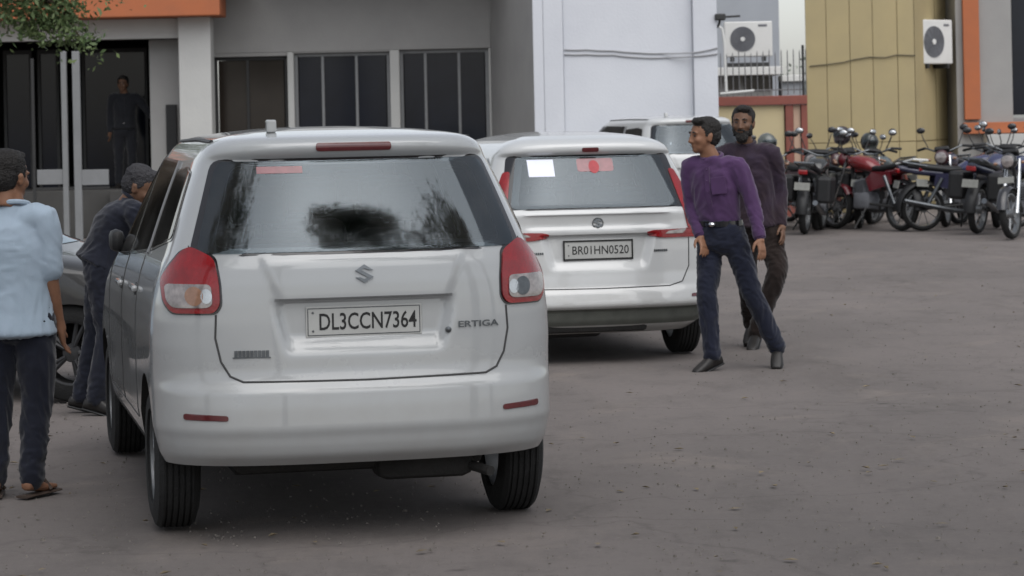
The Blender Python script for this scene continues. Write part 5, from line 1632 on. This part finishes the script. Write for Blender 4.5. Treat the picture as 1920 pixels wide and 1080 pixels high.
# ------------------------------------------------------------------ motorcycles
def make_bike(style, tank, accent, box=False):
    """wheelbase along y, front at +y; origin on the ground between the wheels"""
    root = empty('motorcycle')
    tm = mat('tank_paint', tank, .25, coat=.7, var=.15, dust=.2, dustz=(.2, .9)); am = mat('panel_paint', accent, .3, coat=.6, var=.15)
    wy = .64; r = .30
    for y, nm in ((-wy, 'wheel'), (wy, 'wheel')):
        w = empty(nm); w.parent = root; w.location = (0, y, r)
        MB().lathe([(-.03, r * .80), (-.045, r * .88), (-.035, r * .96), (0, r), (.035, r * .96), (.045, r * .88), (.03, r * .80)], n=44).build('tyre', M['tyre'], w, 50)
        m = MB().lathe([(-.03, r * .82), (-.032, r * .76), (.032, r * .76), (.03, r * .82)], n=40)
        m.build('rim', M['rim'], w)
        m = MB(); m.lathe([(-.06, .001), (-.06, .055), (.06, .055), (.06, .001)], n=20)
        for k in range(10 if style else 5):
            q = 2 * math.pi * k / (10 if style else 5)
            m.tube([(.0, .04 * math.cos(q), .04 * math.sin(q)), (0, r * .78 * math.cos(q), r * .78 * math.sin(q))], .006 if style else .014, 5)
        m.build('hub', M['rim'], w)
    m = MB()
    for s_ in (-1, 1): m.tube([(s_ * .085, wy, r), (s_ * .085, wy - .16, .66), (s_ * .08, wy - .27, .94)], [.024, .022, .018], 8)
    m.build('fork', M['chrome'], root)
    def guard(y0, rr, a0, a1, wd, mtl, nm):
        vs = []; n = 14
        for k in range(n + 1):
            q = a0 + (a1 - a0) * k / n
            for x, dr in ((-wd, -.035), (-wd * .7, 0), (0, .010), (wd * .7, 0), (wd, -.035)):
                vs.append((x, y0 + (rr + dr) * math.cos(q), r + (rr + dr) * math.sin(q)))
        MB().add(vs, [(k * 5 + j, k * 5 + j + 1, (k + 1) * 5 + j + 1, (k + 1) * 5 + j) for k in range(n) for j in range(4)], 0, True).build(nm, mtl, root, 60)
    guard(wy, r + .035, R(10), R(150), .065, am if style != 2 else M['black_gloss'], 'front_mudguard')
    guard(-wy, r + .06, R(40), R(185), .075, M['black_trim'], 'rear_mudguard')
    # frame, engine, exhaust
    m = MB()
    m.tube([(0, wy - .26, .92), (0, .12, .78), (0, -.30, .70), (0, -.80, .80)], .022, 8)
    m.tube([(0, wy - .27, .86), (0, .30, .46), (0, .16, .26), (0, -.20, .26), (0, -.28, .68)], .020, 8)
    for s_ in (-1, 1): m.tube([(s_ * .09, -.12, .34), (s_ * .09, -wy, r)], .018, 8)
    m.build('frame', M['black_iron'], root)
    m = MB(); m.box((0, .06, .38), (.22, .30, .22), bev=.04); m.box((0, .13, .56), (.15, .16, .20), Matrix.Rotation(R(-14), 3, 'X'), bev=.02)
    for k in range(6): m.box((0, .135, .49 + .028 * k), (.185, .20, .010), Matrix.Rotation(R(-14), 3, 'X'))
    m.lathe([(.10, .001), (.10, .095), (.145, .08), (.15, .001)], c=(0, .02, .36), n=20); m.build('engine', M['ac_grille'], root)
    m = MB(); m.tube([(.10, .22, .50), (.13, .30, .30), (.14, .05, .24), (.15, -.30, .28), (.17, -.95, .42)], [.018, .019, .021, .036, .034], 10); m.build('exhaust', M['dull_chrome'], root)
    for s_ in (-1, 1):
        MB().tube([(s_ * .12, -wy + .02, .34), (s_ * .13, -.42, .70)], .026, 10).build('shock_absorber', M['dull_chrome'] if style else M['brick_red'], root)
        p = [(-.52, .60), (-.12, .50), (-.04, .66), (-.16, .76), (-.50, .76)]
        MB().prism(p, lambda u, v, w, s_=s_: Vector((s_ * (.085 + w), u, v)), .03).build('side_panel', am, root)
    # tank, seat, tail
    m = MB(); loft(m, [(Vector((0, -.14, .80)), Vector((.085, 0, 0)), Vector((0, 0, .055))), (Vector((0, .0, .85)), Vector((.13, 0, 0)), Vector((0, 0, .095))), (Vector((0, .18, .88)), Vector((.145, 0, 0)), Vector((0, 0, .105))), (Vector((0, .34, .89)), Vector((.10, 0, 0)), Vector((0, 0, .075)))], 20, 2.4)
    m.build('fuel_tank', tm, root, 60)
    m = MB(); loft(m, [(Vector((0, -.10, .80)), Vector((.085, 0, 0)), Vector((0, 0, .04))), (Vector((0, -.30, .80)), Vector((.13, 0, 0)), Vector((0, 0, .045))), (Vector((0, -.60, .84)), Vector((.125, 0, 0)), Vector((0, 0, .045))), (Vector((0, -.86, .87)), Vector((.085, 0, 0)), Vector((0, 0, .035)))], 18, 3)
    m.build('seat', M['black_trim'], root, 60)
    m = MB(); loft(m, [(Vector((0, -.40, .75)), Vector((.11, 0, 0)), Vector((0, 0, .05))), (Vector((0, -.75, .79)), Vector((.10, 0, 0)), Vector((0, 0, .05))), (Vector((0, -.98, .84)), Vector((.05, 0, 0)), Vector((0, 0, .03)))], 14, 2.6); m.build('tail_cowl', am, root, 60)
    MB().box((0, -.99, .80), (.12, .04, .06), bev=.012).build('tail_light', M['red_lens'], root)
    MB().box((0, -1.0, .62), (.20, .012, .10), Matrix.Rotation(R(-15), 3, 'X'), bev=.004).build('number_plate', M['bike_plate'], root)
    MB().tube([(-.11, -.62, .86), (-.12, -.95, .92), (.12, -.95, .92), (.11, -.62, .86)], .013, 8).build('grab_rail', M['ac_white'] if style == 1 else M['dull_chrome'], root)
    # headlight, instruments, handlebar
    m = MB(); m.blob((0, wy - .13, .92), (.10, .085, .105), n=18); m.build('headlight_shell', am if style else M['black_gloss'], root)
    MB().lathe([(0, .001), (0, .075), (.018, .065), (.026, .001)], c=(0, wy - .062, .92), axis='Y', n=24).build('headlight', M['clear_lens'], root)
    MB().box((0, wy - .20, 1.03), (.20, .08, .06), Matrix.Rotation(R(35), 3, 'X'), bev=.02).build('instrument_panel', M['black_trim'], root)
    m = MB(); m.tube([(-.36, wy - .42, 1.04), (-.24, wy - .32, 1.06), (-.06, wy - .26, .99), (.06, wy - .26, .99), (.24, wy - .32, 1.06), (.36, wy - .42, 1.04)], .012, 8); m.build('handlebar', M['dull_chrome'], root)
    for s_ in (-1, 1):
        MB().tube([(s_ * .25, wy - .325, 1.06), (s_ * .37, wy - .43, 1.04)], .018, 8).build('grip', M['black_trim'], root)
        a = MB(); a.tube([(s_ * .20, wy - .30, 1.06), (s_ * .25, wy - .30, 1.17), (s_ * .28, wy - .33, 1.25)], .007, 6); q = a.build('mirror_stalk', M['black_iron'], root)
        MB().blob((s_ * .29, wy - .34, 1.30), (.058, .016, .042), n=14).build('mirror', M['black_gloss'], q)
        MB().blob((s_ * .29, wy - .352, 1.30), (.050, .010, .036), n=14).build('mirror_glass', M['chrome'], q)
        MB().blob((s_ * .17, wy - .12, .90), (.03, .022, .020), n=10).build('indicator', M['orange_lens'], root)
    MB().tube([(-.10, -.05, .28), (-.26, -.02, .01)], .011, 6).build('side_stand', M['black_iron'], root)
    MB().box((0, wy + .05, .70), (.20, .008, .08), Matrix.Rotation(R(20), 3, 'X'), bev=.003).build('front_plate', M['bike_plate'], root)
    if box:
        for s_ in (-1, 1): MB().box((s_ * .24, -.62, .58), (.20, .42, .34), bev=.04).build('pannier', M['black_trim'], root)
        if box > 1: MB().box((0, -.86, .98), (.34, .24, .22), bev=.05).build('top_box', M['black_trim'], root)
    # lean on the stand
    return root

def place(o, px, Y, head_deg, label, ref_y=0.0, scale=1.0):
    """head_deg: 0 away, 90 to the left, 180 towards the viewpoint; ref_y: the point of the bike standing below px"""
    a = R(head_deg)
    o.rotation_euler = (0, R(-4) * -1, a)
    x = gx(px, Y)
    o.location = (x + ref_y * math.sin(a) * 1, Y - ref_y * math.cos(a), 0)
    o.scale = (scale,) * 3
    tag(o, label, 'motorcycle', 'motorcycles parked in a row')
b_maroon = make_bike(0, (.12, .015, .022), (.10, .012, .02))
place(b_maroon, 1464, 39.6, 172, 'maroon motorcycle half hidden behind the bearded man, first from the left', .64, 1.08)
b_black = make_bike(2, (.016, .018, .018), (.014, .016, .016), 1)
place(b_black, 1510, 38.2, -16, 'black motorcycle with panniers, seen from behind, left part of the row', -.64, 1.12)
b_pink = make_bike(0, (.30, .10, .08), (.03, .03, .03))
place(b_pink, 1556, 40.4, -38, 'black motorcycle with faded red tank just right of the one with panniers', -.64, 1.05)
b_silver = make_bike(1, (.20, .24, .28), (.055, .022, .025))
place(b_silver, 1584, 41.6, 214, 'silver grey tank motorcycle carrying a dark maroon helmet, in the row', .64, 1.08)
b_green = make_bike(0, (.09, .12, .13), (.06, .07, .07))
place(b_green, 1638, 41.2, 150, 'dark grey motorcycle with black helmet hung beside the red motorcycle', .64, 1.08)
b_red = make_bike(1, (.17, .008, .011), (.12, .008, .014))
place(b_red, 1684, 38.6, 34, 'red motorcycle with white grab rail in the middle of the row', -.64, 1.12)
b_blue = make_bike(2, (.035, .04, .11), (.03, .03, .06))
place(b_blue, 1738, 38.4, -80, 'blue motorcycle side-on with bright wheel rim', -.64, 1.1)
b_mix = make_bike(0, (.09, .010, .016), (.03, .035, .08))
place(b_mix, 1800, 40.6, -40, 'blue motorcycle with dark red tank behind the side-on one', -.64, 1.1)
b_black2 = make_bike(2, (.03, .035, .09), (.022, .026, .05), 1)
place(b_black2, 1836, 37.2, -28, 'dark blue motorcycle with panniers near the right end of the row', -.64, 1.15)
b_front = make_bike(0, (.03, .04, .12), (.018, .018, .022))
place(b_front, 1902, 35.4, 150, 'black and blue motorcycle cut by the right picture edge', .64, 1.12)

b_x1 = make_bike(2, (.02, .02, .03), (.018, .018, .02), 1)
place(b_x1, 1532, 39.4, 168, 'black motorcycle turned towards us between the pannier one and the faded red one', .64, 1.12)
b_x2 = make_bike(0, (.022, .03, .035), (.02, .022, .024), 1)
place(b_x2, 1612, 39.8, -14, 'black motorcycle tail-on between the two motorcycles carrying helmets', -.64, 1.1)
b_x3 = make_bike(2, (.03, .03, .07), (.05, .01, .014))
place(b_x3, 1776, 39.6, 160, 'dark motorcycle facing us, wedged behind the side-on blue one', .64, 1.12)
b_x4 = make_bike(0, (.02, .022, .04), (.016, .016, .02))
place(b_x4, 1870, 38.8, 166, 'dark motorcycle squeezed behind the two at the right end', .64, 1.12)

def helmet(loc, face, col, label):
    root = empty('helmet', loc)
    f, l, u = head_frame(face)
    root.scale = (1.12,) * 3
    m = MB(); m.blob((0, 0, 0), (.145, .122, .135), (f, l, u), 30); m.blob(f * .05 - u * .07, (.088, .092, .065), (f, l, u), 24)
    remesh(m, 'shell', mat('helmet_paint', col, .25, coat=.7, var=.2), root, .008, 2)
    m = MB(); vs = []; n = 14
    for j, ph in enumerate((-.42, -.2, .02, .24)):
        for k in range(n + 1):
            q = -1.15 + 2.3 * k / n
            vs.append((f * math.cos(q) * .149 + l * math.sin(q) * .130) * math.cos(ph * 1.0) + u * (math.sin(ph) * .13 + .015))
    m.add(vs, [(j * (n + 1) + k, j * (n + 1) + k + 1, (j + 1) * (n + 1) + k + 1, (j + 1) * (n + 1) + k) for j in range(3) for k in range(n)], 0, True)
    m.build('visor', M['car_glass'], root)
    MB().tube([l * .115 - u * .07, -u * .155 + f * .03, -l * .115 - u * .07], .007, 6).build('chin_strap', M['black_trim'], root)
    return tag(root, label, 'helmet', 'helmets hung on the motorcycles')
bpy.context.view_layer.update()
def on_bike(b, px, py):
    Yb = (b.matrix_world @ Vector((0, .3, 0))).y
    return at(px, py, Yb)
h1 = helmet(on_bike(b_silver, 1579, 254), (-.6, -.8, .1), (.03, .022, .026), 'dark maroon helmet hung on the mirror of the silver grey motorcycle')
h2 = helmet(on_bike(b_green, 1630, 266), (.2, -.95, -.1), (.028, .034, .032), 'black helmet with scratched visor hung on the bar of the dark grey motorcycle')
h3 = helmet(on_bike(b_maroon, 1438, 268), (.5, -.8, 0), (.10, .11, .10), 'grey helmet on the maroon motorcycle behind the bearded man')

for o in list(S.objects):
    if o.get('label', '').startswith('man in black standing'): o.scale = (1.07, 1.07, 1.07)
